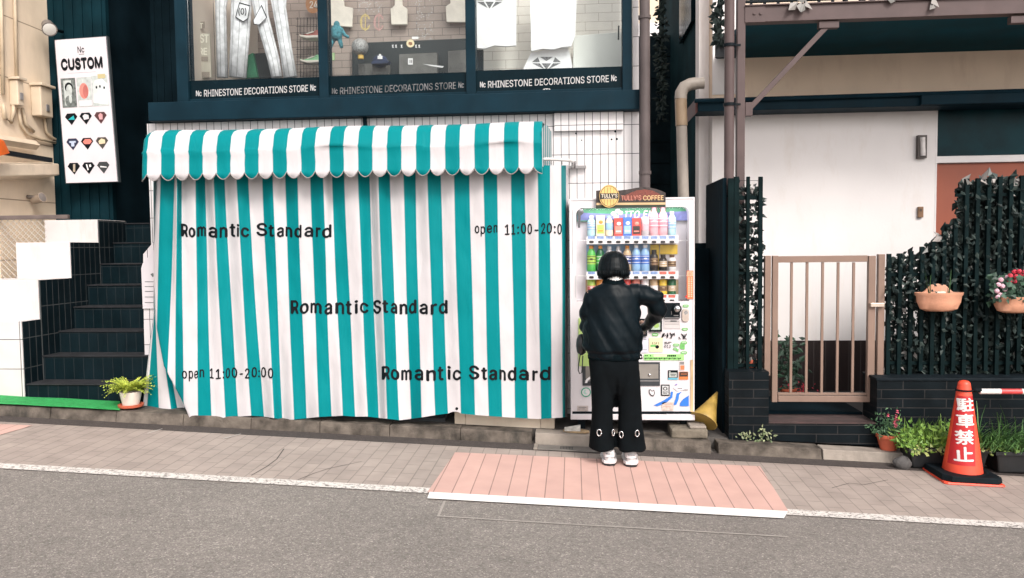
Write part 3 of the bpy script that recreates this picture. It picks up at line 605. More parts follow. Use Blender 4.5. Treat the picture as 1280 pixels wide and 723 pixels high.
# teal plush figure: one soft body
b = MB(); q = lambda x, y: P(x, y, 7.42)
b.tube([q(421, 33), q(421, 44), q(421, 50)], [.04, .055, .045], 10); b.ball(q(421, 31), (.03, .03, .035), 10, 7)
for pts, r in (([(416, 36), (411, 44), (413, 50)], .018), ([(426, 36), (431, 44), (436, 47)], .016), ([(418, 48), (414, 56), (413, 60)], .02), ([(424, 48), (426, 55), (427, 60)], .02)): b.tube([q(*p) for p in pts], [r * 1.2, r, r * .8], 8)
tag(b.build('plush_toy', mat('teal_plush', (.08, .30, .36), .9, .25, 40, bump=.8, bscale=120), smooth=True), 'small teal plush figure dangling near the left mullion', 'toy')
b = MB(); b.prism([(411, 38), (417, 36), (417, 47), (411, 49)], 7.5, .02); tag(b.build('price_card', mat('pale_yellow_card', (.75, .62, .36), .7, .05, 9)), 'pale yellow card hanging behind the teal plush figure', 'card')
b = MB(); b.prism([(411, 67), (418, 66), (418, 75), (411, 75)], 7.5, .02); tag(b.build('price_card', mat('pale_green_card', (.50, .68, .36), .7, .05, 9)), 'pale green card low beside the left mullion', 'card')
for ch, x, m, lab in (('C', 450, mat('gold_rhinestones', (.66, .50, .20), .35, .3, 120, bump=.6, bscale=200), 'gold rhinestone letter C stuck on the glass'), ('C', 467, mat('pink_rhinestones', (.58, .33, .30), .35, .3, 120, bump=.6, bscale=200), 'pink rhinestone letter C stuck on the glass')):
    b = MB(); b.text(ch, x, 18, x + 12.5, 38, Yf + .034, 0, bold=.0); b.prect(x + 6, 17, x + 7.3, 39, Yf + .0345, 0); b.prect(x + 1.8, 20, x + 2.8, 36, Yf + .0345, 0); tag(b.build('rhinestone_letter', m, fixn=False), lab, 'letter', 'rhinestone letters on the glass')
b = MB(); gl = rnd
for k in range(150):
    x, y = (448 + rnd.uniform(0, 30), rnd.uniform(-12, 15)) if k < 70 else (519 + rnd.uniform(0, 22), rnd.uniform(-12, 50)); b.ell(x, y, .55, .55, Yf + .034, 0, 5)
tag(b.build('rhinestones', mat('clear_rhinestones', (.62, .64, .63), .2, .2, 90)), 'scattered clear rhinestones stuck on the middle pane', 'rhinestones', None, 'stuff')
t = thing('badge', 'round cream badge with brown centre on the middle pane', 'badge', P(513, 59, Yf + .033))
b = MB(); b.ell(513, 54.5, 5, 5, Yf + .0335); b.build('disc', mat('cream_badge', (.78, .66, .42), .5, .05, 9), t, fixn=False)
b = MB(); b.ppoly([(511, 52.5), (515, 53), (515.5, 56), (513, 57), (510.5, 55.5)], Yf + .0325); b.build('centre', mat('brown_print', (.28, .12, .05)), t, fixn=False)
t = thing('glass_sticker', 'row of tiny white cross stickers beside the round badge', 'sticker', P(508, 60, Yf + .034))
for x in (491, 495, 502, 520, 524): b = MB(); b.ppoly([(x - 1.5, 56.5), (x + 1.2, 56), (x + .3, 58), (x + 1.6, 60), (x - 1.2, 59.5), (x - .3, 58)], Yf + .034); b.build('cross', WHITE, t, fixn=False)
b = MB(); b.prect(515, 46, 523, 49, Yf + .034); b.build('strip', WHITE, t, fixn=False)
# third pane
TW = mat('white_cotton', (.90, .885, .89), .85, .04, 8, bump=.35, bscale=25); GLIT = mat('grey_glitter_print', (.22, .22, .225), .4, .55, 160)
def gem(b, cx, cy, w_, h, Y, mi=1, gap=.86):
    for q in ([(-1, -.1), (-.55, -1), (-.4, -.1)], [(-.5, -1), (.5, -1), (0, -.25)], [(1, -.1), (.4, -.1), (.55, -1)], [(-1, .0), (-.42, .0), (-.1, 1)], [(-.36, .0), (.36, .0), (0, 1.1)], [(1, .0), (.1, 1), (.42, .0)]):
        qx = sum(p[0] for p in q) / 3; qy = sum(p[1] for p in q) / 3
        b.ppoly([(cx + w_ * (qx + (x - qx) * gap), cy + h * (qy + (y - qy) * gap)) for x, y in q], Y, mi)
shirt([(594, -30), (646, -30), (645, 57), (632, 58), (618, 57), (606, 61), (595, 60)], 7.45, 'white t-shirt with cropped grey diamond print beside the mullion', None, lambda b: gem(b, 612, 2, 17, 9, 7.447), [TW, GLIT], 'white t-shirts in the window')
def prnt(b):
    for p in ([(677, 20), (683, 21), (692, 2), (686, 1)], [(686, 1), (692, 3), (698, 1), (703, -12), (690, -14)], [(690, 4), (696, 2), (697, 26), (692, 27)], [(697, -6), (705, 0), (711, 10), (707, 11), (700, 6), (696, 4)]): b.ppoly(p, 7.447, 1)
    b.text('0898 Nº 12', 676, 29.5, 706, 38, 7.447, 1, .0); b.prect(686, 39, 698, 40.5, 7.447, 1); b.prect(690, 43, 694, 43.8, 7.447, 1)
shirt([(662, -30), (722, -30), (719, 45), (714, 58), (702, 59), (692, 62), (678, 61), (664, 64)], 7.42, 'white t-shirt with grey glitter figure and number print', None, prnt, [TW, GLIT], 'white t-shirts in the window')
b = MB(); b.prism([(654, 86), (664, 66), (690, 61), (710, 59), (716, 84), (690, 97), (654, 97)], 7.5, .1); gem(b, 683, 79, 19, 8, 7.497); tag(b.build('folded_shirt', [TW, GLIT]), 'folded white shirt with wide grey diamond print on the display floor', 'shirt')
flat('white_board', [(717, 45), (777, 40), (777, 95), (716, 95)], 7.62, .03, mat('pale_board', (.80, .81, .76), .5, .04, 3), 'plain pale board leaning right in the window', 'board')
flat('tape_hook', [(772.5, 32), (774.5, 32), (774, 50), (772, 50)], Yf + .04, .01, BLACK, 'small dark hook strip on the right window edge', 'hook')
flat('display_board', [(594, 62), (604, 62), (604, 97), (594, 97)], 7.55, .05, BAND, 'narrow dark panel beside the mullion under the white t-shirt', 'panel')

# ---- tall sign board
SGN = mat('sign_white', (.63, .585, .61), .45, .03, 3)
def sgp(u, v): return ((68.5 + 63.5 * u) + (14.2 + .5 * u) * v, (50.5 - 4.5 * u) + (178.5 + 2.5 * u) * v)
t = thing('sign_board', 'tall white shop sign reading CUSTOM with nine dark diamonds', 'sign', P(110, 228, 8.13))
b = MB(); c4 = [sgp(0, 0), sgp(0, 1), sgp(1, 1), sgp(1, 0)]; b.prism(c4, 8.12, .035)
pl = lambda u, v, e=.0: P(*sgp(u, v), 8.118 - e)
def sq(b, u0, v0, u1, v1, mi, e=0): b.face([pl(u0, v1, e), pl(u1, v1, e), pl(u1, v0, e), pl(u0, v0, e)], mi)
def stx(b, s, u0, v0, u1, v1, mi, bold, e=0): b.text(s, u0, v0, u1, v1, 0, mi, bold, place=lambda u, v: pl(u, v, e))
stx(b, 'Nc', .43, .055, .56, .10, 1, .04); sq(b, .45, .108, .55, .111, 1); stx(b, 'CUSTOM', .08, .132, .90, .218, 1, .135); sq(b, .2, .235, .75, .238, 3)
b.build('panel', [SGN, INK, WHITE, mat('pale_print', (.52, .48, .50))], t, fixn=False)
b = MB(); e4 = [sgp(-.015, -.004), sgp(-.015, 1.004), sgp(1.03, 1.004), sgp(1.03, -.004)]; b.prism(e4, 8.13, .04); b.build('edge_frame', mat('dark_sign_edge', (.05, .06, .065), .5), t)
SK = mat('grey_print', (.16, .18, .17), .6, .3, 40); SKL = mat('light_grey_print', (.48, .52, .50), .6, .15, 30)
b = MB(); sq(b, .05, .27, .335, .475, 0)
def el(b, cu, cv, ru, rv, mi, e, n=18): b.face([pl(cu + ru * math.cos(2 * math.pi * k / n), cv + rv * math.sin(2 * math.pi * k / n), e) for k in range(n)][::-1], mi)
sq(b, .10, .285, .25, .46, 1, .001); el(b, .20, .335, .08, .035, 2, .002); el(b, .205, .35, .06, .035, 1, .003); el(b, .20, .43, .09, .04, 0, .0015); el(b, .215, .415, .03, .03, 1, .003)
b.build('picture', [SK, SKL, INK], t, fixn=False)
b = MB(); sq(b, .36, .27, .64, .475, 0); el(b, .49, .365, .09, .055, 1, .001); el(b, .52, .37, .05, .045, 2, .002); sq(b, .38, .43, .63, .47, 3, .001)
b.build('picture', [SKL, mat('coral_print', (.66, .22, .18), .6, .1, 20), mat('red_print', (.45, .13, .11)), SGN], t, fixn=False)
b = MB(); sq(b, .65, .265, .96, .475, 0); b.face([pl(*p, .001) for p in ((.66, .45), (.95, .47), (.97, .33), (.86, .285), (.72, .295), (.67, .33))], 1); sq(b, .78, .255, .93, .285, 2, .002)
for u, v in ((.74, .345), (.81, .34), (.89, .35)): el(b, u, v, .017, .01, 3, .002, 8)
b.build('picture', [SKL, mat('pale_shirt_print', (.66, .70, .69)), mat('straw_print', (.55, .47, .25)), INK], t, fixn=False)
dm = [mat('print_teal', (.01, .42, .45)), SGN, mat('print_rose', (.62, .32, .33)), mat('print_sky', (.45, .52, .66)), mat('print_coral', (.75, .20, .16)), mat('print_straw', (.72, .58, .38)), mat('print_sand', (.42, .35, .27)), WHITE, WHITE]
bg_ = [INK, INK, mat('print_wine', (.07, .02, .022)), mat('print_navy', (.012, .018, .05)), INK, mat('print_bark', (.05, .043, .035)), INK, INK, mat('print_graphite', (.03, .032, .034))]
for k in range(9):
    cu, cv = (.20, .485, .775)[k % 3] - .012 * (k // 3) , (.555, .73, .90)[k // 3] - .0; b = MB(); r_, h = .122, .043
    b.face([pl(cu + r_ * x, cv + h * y) for x, y in ((-1, -.35), (-.62, -.9), (.62, -.9), (1, -.35), (0, 1))][::-1], 0)
    sh = {0: [(-.55, .1), (.4, -.55), (.55, .15)], 1: [(-.5, -.4), (-.1, -.7), (.45, -.5), (.5, .1), (-.3, .25)], 2: [(-.35, -.4), (0, -.75), (.35, -.5), (.3, .3), (-.2, .3)], 3: [(-.5, -.5), (.5, -.5), (.5, -.2), (.25, -.2), (.25, .4), (-.25, .4), (-.25, -.2), (-.5, -.2)], 4: [(-.7, -.3), (-.3, -.7), (.5, -.7), (.75, -.3), (.4, .1), (-.4, .1)], 5: [(-.55, -.3), (-.1, -.7), (.5, -.5), (.5, .1), (-.45, .2)], 6: [(-.1, -.7), (.25, -.7), (.15, .6), (-.2, .5)], 7: [(-.4, -.6), (-.2, -.6), (.0, .3), (-.2, .4)], 8: [(-.5, -.25), (.5, -.1), (.5, .05), (-.5, -.05)]}[k]
    b.face([pl(cu + r_ * x, cv + h * y, .001) for x, y in sh][::-1], 1)
    if k == 7: b.face([pl(cu + r_ * x, cv + h * y, .001) for x, y in ((.1, -.5), (.4, -.6), (.45, -.2), (.15, -.1))][::-1], 1)
    b.build('diamond_emblem', [bg_[k], dm[k]], t, fixn=False)

# ---- small white pier with notice, left of the curtain
t = thing('notice_pier', 'slim white tiled pier with slanted notice behind the curtain edge', 'pier', P(187, 480, 6.75))
PT = tiles('pier_tiles', (.64, .60, .61), (.62, .585, .60), (.05, .05, .055), .062, .235, .003, 0, 'XZ', (-3.7, .55), .35, .4, .05)
b = MB(); b.prism([(179, 318), (194, 300), (222, 300), (222, 512), (181, 512)], 6.9, .2); b.build('pier', PT, t)
b = MB(); b.prism([(176.5, 336), (178, 330), (196, 308), (196, 386), (178.5, 386)], 6.88, .018, 0)
b.ppoly([(188, 343), (190.5, 341.5), (193.5, 343), (191, 347)], 6.878, 1)
for y in (352, 358, 364, 371, 378): b.prect(181, y, 192.5, y + .9, 6.878, 1)
b.build('notice', [SGN, mat('grey_print', (.2, .2, .2))], t)

# ================================================================== awning and curtain
aw = thing('awning', 'teal and white striped awning with scalloped edge above the curtain', 'awning', (-1.9, 6.6, 2.3))
Ya = 6.2
ab = [167.5, 184.4] + [184.4 + (667 - 184.4) * (k / 27) + 6.0 * (k / 27) * (1 - k / 27) * -1 for k in range(1, 28)] + [684]
axs = [P(x, 200, Ya).x for x in ab]; axs[0] = P(175, 200, Ya).x
axs = [axs[0]] + [axs[1] + (P(667, 200, Ya).x - axs[1]) * k / 27 for k in range(28)] + [P(676, 200, Ya).x + .012]
zc = lambda py: P(430, py, Ya).z
ztop, zcr, zed, zlo = P(430, 160, 6.42).z, zc(184), zc(213.5), zc(222)
prof = [(7.09, ztop + .06), (6.7, ztop + .035), (6.42, ztop + .004), (6.34, ztop - .006), (6.275, ztop - .03), (6.235, ztop - .07), (6.208, zcr + .03), (6.192, zcr), (6.194, zcr - .010), (6.202, zcr - .045), (6.199, (zcr + zed) / 2 - .02), (6.192, zed)]
nseg = 10
def prow(x, ph): return .012 * noise.noise(Vector((x * 1.4, ph * 2.2, 3.3)))
b = MB(); b.uv = b.bm.loops.layers.uv.new('UVMap'); cols = []
edge = []
for s_ in range(29):
    for k in range(nseg + (1 if s_ == 28 else 0)):
        f = k / nseg; x = axs[s_] + (axs[s_ + 1] - axs[s_]) * f; part = (s_ in (0, 28))
        ff = (.5 + f / 2 if s_ == 0 else f * .5 if s_ == 28 else f)
        lob = math.sin(math.pi * min(1, max(0, ff))) ** .72
        ends = min(1, (x - axs[0]) / .07); rd = 1 - math.sqrt(max(0, 1 - (1 - ends) ** 2))
        c = []
        for j, (yy, zz) in enumerate(prof):
            dz = -.06 * rd * (j < 8); w_ = prow(x, j) * (1 if j > 1 else 0); sag = .007 * math.sin(x * 4.2) * (2 < j < 10) + .010 * math.exp(-((x - axs[0] - 1.2) % 1.15 / .1) ** 2) * (4 < j < 9)
            c.append((Vector((x, yy + rd * .05 + w_ + (.0015 * math.sin(2 * math.pi * ff) if j > 8 else 0), zz + dz - sag + (.012 * math.exp(-abs(j - 8) * 1.2) * math.sin(x * 9)))), s_ + f))
        e = Vector((x, 6.188 + .002 * math.sin(2 * math.pi * ff) + rd * .05 + .016 * noise.noise(Vector((x * 3, 8, 1))), zed - (zed - zlo) * lob)); c.append((e, s_ + f)); edge.append(e)
        cols.append(c)
vv = [[b.bm.verts.new(p) for p, u in c] for c in cols]
for i in range(len(vv) - 1):
    for j in range(len(vv[0]) - 1):
        f = b.bm.faces.new([vv[i][j], vv[i][j + 1], vv[i + 1][j + 1], vv[i + 1][j]]); f.smooth = True
        for lp, (a, q) in zip(f.loops, ((i, j), (i, j + 1), (i + 1, j + 1), (i + 1, j))):
            u = cols[a][q][1]; un = cols[i][0][1]; lp[b.uv].uv = (u + 1e-3 if a == i else u - 1e-3, q / 12)
o = b.build('canopy', STRIPE, aw); sm = o.modifiers.new('Solid', 'SOLIDIFY'); sm.thickness = .004; sm.offset = 0
b = MB(); b.tube([e + Vector((0, -.003, 0)) for e in edge], .0042, 5); b.build('edge_piping', mat('grey_piping', (.30, .27, .26), .6, .1, 20), aw, True)
# ends of the awning
b = MB(); xr_ = axs[-1] - .004
def endfn(u, v):
    yy = 6.2 + (7.08 - 6.2) * u; zt = ztop + .03 if yy > 6.5 else ztop - .09 * ((6.5 - yy) / .3) ** 2
    return Vector((xr_ + (.055 * u), yy, zt - .01 - (zt - .01 - (zed + .095 * u)) * v))
b.grid(endfn, 12, 6, 0, lambda u, v: (u * 11 + .5, v)); b.build('end_panel', STRIPE, aw)
b = MB(); b.grid(lambda u, v: Vector((axs[0] + .02, 6.27 + .8 * u, ztop - .04 - .33 * v)), 10, 5, 0, lambda u, v: (u * 8, v)); b.build('end_panel', STRIPE, aw)
b = MB()
for x in (axs[0] + .1, axs[-1] - .12): b.tube([(x, 7.09, ztop - .02), (x, 6.28, ztop - .12)], .012, 8)
b.tube([(axs[0] + .05, 6.24, zcr - .0), (axs[-1] - .03, 6.24, zcr - .0)], .014, 8); b.build('arm_frame', GREY, aw)

# curtain rail bending back to the wall at the right end
Yc = 6.36; zr = P(680, 199, Yc).z
rl = thing('curtain_rail', 'white metal curtain rail curving back to the tiled wall', 'rail', (-.2, 6.8, zr))
q = [Vector((-3.45, Yc, zr)), Vector((-.34, Yc, zr))]; cxr, cyr, rr_ = -.30, Yc + .26, .26
q += [Vector((cxr + .30 * math.sin(a), cyr - rr_ * math.cos(a), zr)) for a in [R(k) for k in range(0, 91, 9)]] + [Vector((0.0, 7.09, zr))]
b = MB(); b.tube(q, (.013), 10); b.build('rail_tube', mat('white_rail', (.62, .60, .58), .35, .08, 9), rl, True)
b = MB(); b.box(-.06, .12, 7.05, 7.085, zr - .012, zr + .012); b.tube([(0.02, 6.62, zr), (.02, 7.09, zr)], .008, 8); b.build('wall_bracket', GREY, rl)
for k in range(4): a = R(25 + 20 * k); b = MB(); b.tube([(cxr + .30 * math.sin(a), cyr - rr_ * math.cos(a), zr - .012), (cxr + .30 * math.sin(a), cyr - rr_ * math.cos(a), zr - .04)], .005, 6); b.build('glider', GREY, rl)

TOPB = [186, 192.4, 201, 218.7, 221, 227, 244.4, 256, 266.5, 280.4, 294.8, 309.5, 327.4, 340.5, 356, 371.7, 387.5, 403.6, 414.6, 430, 447, 461.6, 472.7, 487, 504, 519.4, 534, 550.7, 567.3, 586.7, 603.9, 621.3, 638.7, 655.9, 672, 687.7, 701.6, 707.5, 710.5]
MIDB = {}
BOTB = [172, 180, 192, 207, 219, 229.5, 247.5, 264.6, 281.8, 297.5, 314, 330, 342.6, 353, 367.6, 383.3, 398.6, 414.6, 428.5, 444, 459.8, 473.5, 484, 499, 514, 527, 544, 560, 576, 594, 611, 627.7, 643.8, 659.7, 676.4, 689.5, 703.5, 706.5, 709]
BOTY = [(237, 524.5), (248, 526.5), (264.6, 524.5), (282, 522.5), (297, 521), (314, 519.9), (330, 521), (353, 524.5), (367, 524.8), (398, 521.5), (428, 519.9), (444, 521), (460, 521), (473, 522.5), (500, 525.6), (527, 522), (545, 519), (560, 517), (566, 514.8), (572, 515), (577, 517.4), (594, 519), (627, 521.5), (660, 523.5), (676, 524), (705, 522), (712, 521)]
def interp(t, x):
    if x <= t[0][0]: return t[0][1]
    for (a, fa), (c, fc) in zip(t, t[1:]):
        if x <= c: return fa + (fc - fa) * (x - a) / (c - a)
    return t[-1][1]
def depths(B, wmax):                  # how far the folds carry each stripe edge towards or away from the street
    d = [0.0]
    for k, (a, c) in enumerate(zip(B, B[1:])):
        p_ = c - a; s_ = math.sqrt(max(0, wmax ** 2 - min(p_, wmax) ** 2)) * .0066 * .85
        d.append(d[-1] + (-s_ if d[-1] > .012 or (d[-1] > -.02 and k % 2) else s_))
    return d
DT, DB = depths(TOPB, 17.6), depths(BOTB, 17.0)
for k in range(len(TOPB)):
    back = {36: .05, 37: .25, 38: .5}.get(k, 0)
    DT[k] = (DT[k] if k < 35 else 0) + back; DB[k] = (DB[k] if k < 35 else 0) + back * 1.0
NS = len(TOPB) - 1
def smooth_interp(A, t):
    k = min(int(t), NS - 1); f = t - k; p = [A[max(0, k - 1)], A[k], A[k + 1], A[min(NS, k + 2)]]
    return p[1] + .5 * f * (p[2] - p[0] + f * (2 * p[0] - 5 * p[1] + 4 * p[2] - p[3] + f * (3 * (p[1] - p[2]) + p[3] - p[0])))
EDGE = [(0, 191), (340, 192), (404, 194.6), (457.6, 204.6), (478, 215.4), (502, 227.8), (524, 237.5), (600, 265)]
def bound_px(t, v):
    k = min(int(t), NS - 1); f = t - k; e = v ** 1.15
    L_ = lambda k: TOPB[k] + (BOTB[k] - TOPB[k]) * e + 1.1 * math.sin(k * 1.9 + v * 5) * v * (1 - v) * 2
    return L_(k) + (L_(k + 1) - L_(k)) * f
def cloth(t, v):
    px = bound_px(t, v); yb = interp(BOTY, px); py = 207 + (yb - 207) * v
    e = v ** 1.15; d = smooth_interp(DT, t) * (1 - e) + smooth_interp(DB, t) * e
    d += .014 * noise.noise(Vector((t * .35, v * 3.2, 5.5))) + .008 * noise.noise(Vector((t * .9 + v * 2, v * 7, 1.5))) + .004 * noise.noise(Vector((t * 1.7 - v * 4, v * 13, 7.5))) - .02 * v
    ed = interp(EDGE, py); back = 0
    if px < ed: back = min(.12, (ed - px) * .006); px = ed + min(2.5, (ed - px) * .12)
    return px, py, Yc + d + back
def clothP(t, v):
    px, py, Y = cloth(t, v); return P(px, py, Y)
cu = thing('curtain', 'tall teal and white striped curtain with black shop lettering and opening hours', 'curtain', (-1.9, Yc, .25))
b = MB(); NU, NV = NS * 8, 90
b.grid(lambda u, v: clothP(u * NS, v), NU, NV, 0, lambda u, v: (u * NS, v))
def inv(px, py):                      # pixel on the cloth -> a point just in front of it
    v = .5
    for _ in range(3): v = (py - 207) / (interp(BOTY, px) - 207)
    lo, hi = 0.0, float(NS)
    for _ in range(26):
        m_ = (lo + hi) / 2
        if bound_px(m_, v) < px: lo = m_
        else: hi = m_
    _, _, Y = cloth(lo, v); p = P(px, py, Y); return p + (Vector((0, 0, CH)) - p).normalized() * .0045
def ctext(s, x0, y0, x1, y1, bold, dy=0, space=1.0): b.text(s, x0, y0, x1, y1, 0, 1, bold, space, dy, lambda px, py: inv(px + .5 * math.sin(px * .31 + py * .02), py + .7 * math.sin(px * .19) + .3 * math.sin(px * .47)), .07)
wob = lambda k: .9 * math.sin(k * 1.7)
def letters(items, y0, y1, bold):     # (word, x0, x1)
    for k, (s, x0, x1, asc) in enumerate(items): ctext(s, x0, y0 + wob(k) + (0 if asc else (y1 - y0) * .27), x1, y1 + wob(k), bold, 0, 1.12)
letters([('Rom', 226, 258, 1), ('ant', 261, 294, 1), ('ic', 296, 311, 1), ('St', 321, 343, 1), ('and', 346, 377, 1), ('ard', 381, 414, 1)], 280, 296.5, .05)
letters([('Rom', 363, 402, 1), ('ant', 405, 440, 1), ('ic', 443, 461, 1), ('St', 466, 485, 1), ('and', 488, 521, 1), ('ard', 524, 560, 1)], 375, 392.5, .05)
letters([('Rom', 477, 515, 1), ('ant', 518, 555, 1), ('ic', 559, 577, 1), ('St', 586, 609, 1), ('and', 612, 645, 1), ('ard', 649, 688, 1)], 458, 475.5, .05)
ctext('open', 228, 463, 255, 476.5, .022, -1, 1.15); ctext('11:00-20:00', 262, 460, 341, 473, .03, -1.5, 1.15)
ctext('open', 593, 282, 622, 295, .022, -.6, 1.15); ctext('11:00-20:0', 631, 279.5, 702.5, 293, .03, -.8, 1.15)
b.ell(571, 511, 1.8, 1.8, Yc - .05, 1, 10)
b.build('front_panel', [STRIPE, INK], cu, fixn=False)
# side panel showing at the lower left where the front edge curls away
SPB = [[192, 193, 194, 196, 199, 203, 216, 236], [178, 183.5, 198.7, 214, 222, 231.4, 243, 262]]
b = MB()
def sidep(u, v):
    t = u * 7; k = min(int(t), 6); f = t - k; py = 225 + (interp([(178, 513), (198, 514.5), (215, 518), (240, 524), (262, 525)], SPB[1][k] + (SPB[1][k + 1] - SPB[1][k]) * f) - 225) * v
    e = max(0, (py - 395) / 118) if py > 395 else 0; e = e ** .9
    a = SPB[0][k] + (SPB[0][k + 1] - SPB[0][k]) * f; c = SPB[1][k] + (SPB[1][k + 1] - SPB[1][k]) * f
    px = a + (c - a) * min(1.05, e) + 2.0 * math.sin(math.pi * min(1, v)) * (k == 0) * 0
    d = .16 + .045 * math.sin(t * 1.5 + .6) * e + .02 * noise.noise(Vector((t * .6, v * 5, 9)))
    return P(px, py, Yc + d)
b.grid(sidep, 42, 60, 0, lambda u, v: (u * 7 + 1, v)); b.build('side_panel', STRIPE, cu)

# cream base box under the right part of the curtain and low deck beside it
t = thing('base_box', 'cream board base box peeking out below the curtain hem', 'box', P(632, 536, 6.5))
b = MB(); x0, x1 = P(568, 525, 6.47).x, P(676, 525, 6.47).x; x2 = P(693, 525, 6.47).x; zt, zb = P(630, 505, 6.47).z, P(630, 536, 6.47).z
CRB = mat('cream_board', (.66, .56, .44), .6, .06, 4, grime=.35, gcol=(.35, .26, .18))
b.box(x0, P(582, 525, 6.47).x - .003, 6.48, 7.0, zb, zt); b.build('end_board', CRB, t, bevel=.003)
b = MB(); b.box(P(582, 525, 6.47).x, x1 - .003, 6.475, 7.0, zb, zt); b.build('front_board', CRB, t, bevel=.003)
b = MB(); b.box(x1, x2, 6.478, 7.0, zb, zt); b.build('end_board', CRB, t, bevel=.003)
b = MB(); a, c = P(300, 530, 6.6).x, P(560, 525, 6.6).x
for k in range(6): b.box(a + (c - a) * k / 6, a + (c - a) * (k + 1) / 6 - .012, 6.52, 7.08, .12, .20, 0)
tag(b.build('low_deck', mat('dark_deck', (.035, .04, .045), .7, .2, 9)), 'dark boarded deck hidden low behind the curtain hem', 'deck')

# ================================================================== vending machine
vm = thing('vending_machine', 'white drinks vending machine with stickers and lit display beside the curtain', 'vending machine', (.48, 6.78, .2))
Ym = 6.50
VW = mat('white_enamel', (.68, .645, .66), .25, .03, 2, coat=.3, grime=.10, gcol=(.5, .42, .33))
x0, x1, z0, z1 = -.03, .985, .206, 2.035
def rrect(px0, py0, px1, py1, r, n=6):
    out = []
    for cx, cy, a in ((px1 - r, py0 + r, -90), (px1 - r, py1 - r, 0), (px0 + r, py1 - r, 90), (px0 + r, py0 + r, 180)):
        out += [(cx + r * math.cos(R(a + 90 * k / n)), cy + r * math.sin(R(a + 90 * k / n))) for k in range(n + 1)]
    return out
wx0, wx1, wz0v, wz1v = P(720.5, 320, Ym).x, P(861.5, 320, Ym).x, P(790, 377, Ym).z, P(790, 259.5, Ym).z
b = MB()
b.box(x0, wx0, Ym, Ym + .6, z0, z1); b.box(wx1, x1, Ym, Ym + .6, z0, z1); b.box(wx0, wx1, Ym, Ym + .6, z0, wz0v); b.box(wx0, wx1, Ym, Ym + .6, wz1v, z1); b.box(wx0, wx1, Ym + .17, Ym + .6, wz0v, wz1v)
for sx, cxx in ((1, wx0), (-1, wx1)):  # rounded upper corners of the display opening
    r = .055; pts = [(cxx, wz1v)] + [(cxx + sx * (r - r * math.sin(a)), wz1v - r + r * math.cos(a)) for a in [R(90 * k / 8) for k in range(9)]]
    n = len(pts); A = [b.bm.verts.new((x, Ym + .0005, z)) for x, z in pts]; B = [b.bm.verts.new((x, Ym + .14, z)) for x, z in pts]
    b.bm.faces.new(A); b.bm.faces.new(B[::-1])
    for i in range(n): b.bm.faces.new([A[i], B[i], B[(i + 1) % n], A[(i + 1) % n]])
bmesh.ops.remove_doubles(b.bm, verts=b.bm.verts[:], dist=.0001)
b.build('cabinet', VW, vm)
b = MB(); b.box(x0 - .001, x0 + .012, Ym - .006, Ym - .0005, z0 + .001, z1); b.box(x1 - .012, x1 + .001, Ym - .006, Ym - .0005, z0 + .001, z1); b.box(x0 + .012, x1 - .012, Ym - .006, Ym - .0005, z1 - .014, z1); b.build('door_trim', VW, vm, bevel=.002)
b = MB(); b.box(x0 - .003, x1 + .003, Ym - .02, Ym + .1, z0 - .002, z0 + .045); b.build('base_strip', VW, vm, bevel=.004)
b = MB(); b.prect(714, 514.5, 866, 517.6, Ym - .003, 0)
b.ppoly([(714, 516), (830, 516), (836, 520), (866, 520), (866, 521.6), (714, 521.6)], Ym - .0035, 0); b.prect(714, 518, 829, 519, Ym - .004, 1); b.build('vent_gap', [BLACK, VW], vm, fixn=False)
for xx in (x0 + .06, x1 - .1):
    for yy in (.05, .48): b = MB(); b.box(xx, xx + .06, Ym + yy, Ym + yy + .06, .085, z0 - .002); b.build('foot', BLACK, vm)
b = MB(); b.box(wx0 + .001, wx1 - .001, Ym + .004, Ym + .008, wz0v + .001, wz1v - .001); b.build('display_glass', GLASS, vm)
DISP = mat('display_lining', (.74, .71, .75), .4, .03, 3)
b = MB(); b.box(wx0 + .001, wx1 - .001, Ym + .165, Ym + .1695, wz0v + .001, wz1v - .001); b.build('display_lining', DISP, vm)
# header
GRNP, BLUP = mat('green_print', (.06, .36, .18), .4, .12, 30), mat('blue_print', (.20, .23, .52), .4, .12, 30)
Yh = Ym + .13
b = MB(); b.pbox(721.5, 259.8, 860.5, 276, Yh, .01, 0)
for k in range(14): a, c = 722 + 9.9 * k, 722 + 9.9 * (k + 1); f = lambda x: 267 + 2.2 * math.sin((x - 720) * .028) - 1.5; b.ppoly([(a, f(a)), (c, f(c)), (c, 275.8), (a, 275.8)], Yh - .001, 1)
for dx, dy in ((-4.6, -.8), (4.0, -1.8), (.6, -4.2), (-1.0, 3.4)): b.ell(771.5 + dx, 268 + dy, 3.4, 2.7, Yh - .002, 2, 14)
b.text('ITO EN', 780, 263.4, 818, 273, Yh - .002, 2, .03, 1.05, -.8, shear=.22); b.build('header_banner', [GRNP, BLUP, WHITE], vm, fixn=False)
b = MB(); b.prism([(720.5, 262), (728, 260.5), (730, 266), (726, 270), (725, 285), (722.5, 285), (722.5, 270)], Ym + .012, .02); b.build('hinge_arm', mat('grey_hinge', (.10, .10, .11), .4), vm, bevel=.002)
SHELF = mat('shelf_white', (.80, .78, .79), .35, .03, 5)
PX = [739.3 + 11.18 * k for k in range(10)]
TAGB = [mat('blue_price_tag', (.25, .36, .62), .5, .2, 60), mat('red_price_tag', (.66, .16, .12), .5, .2, 60)]
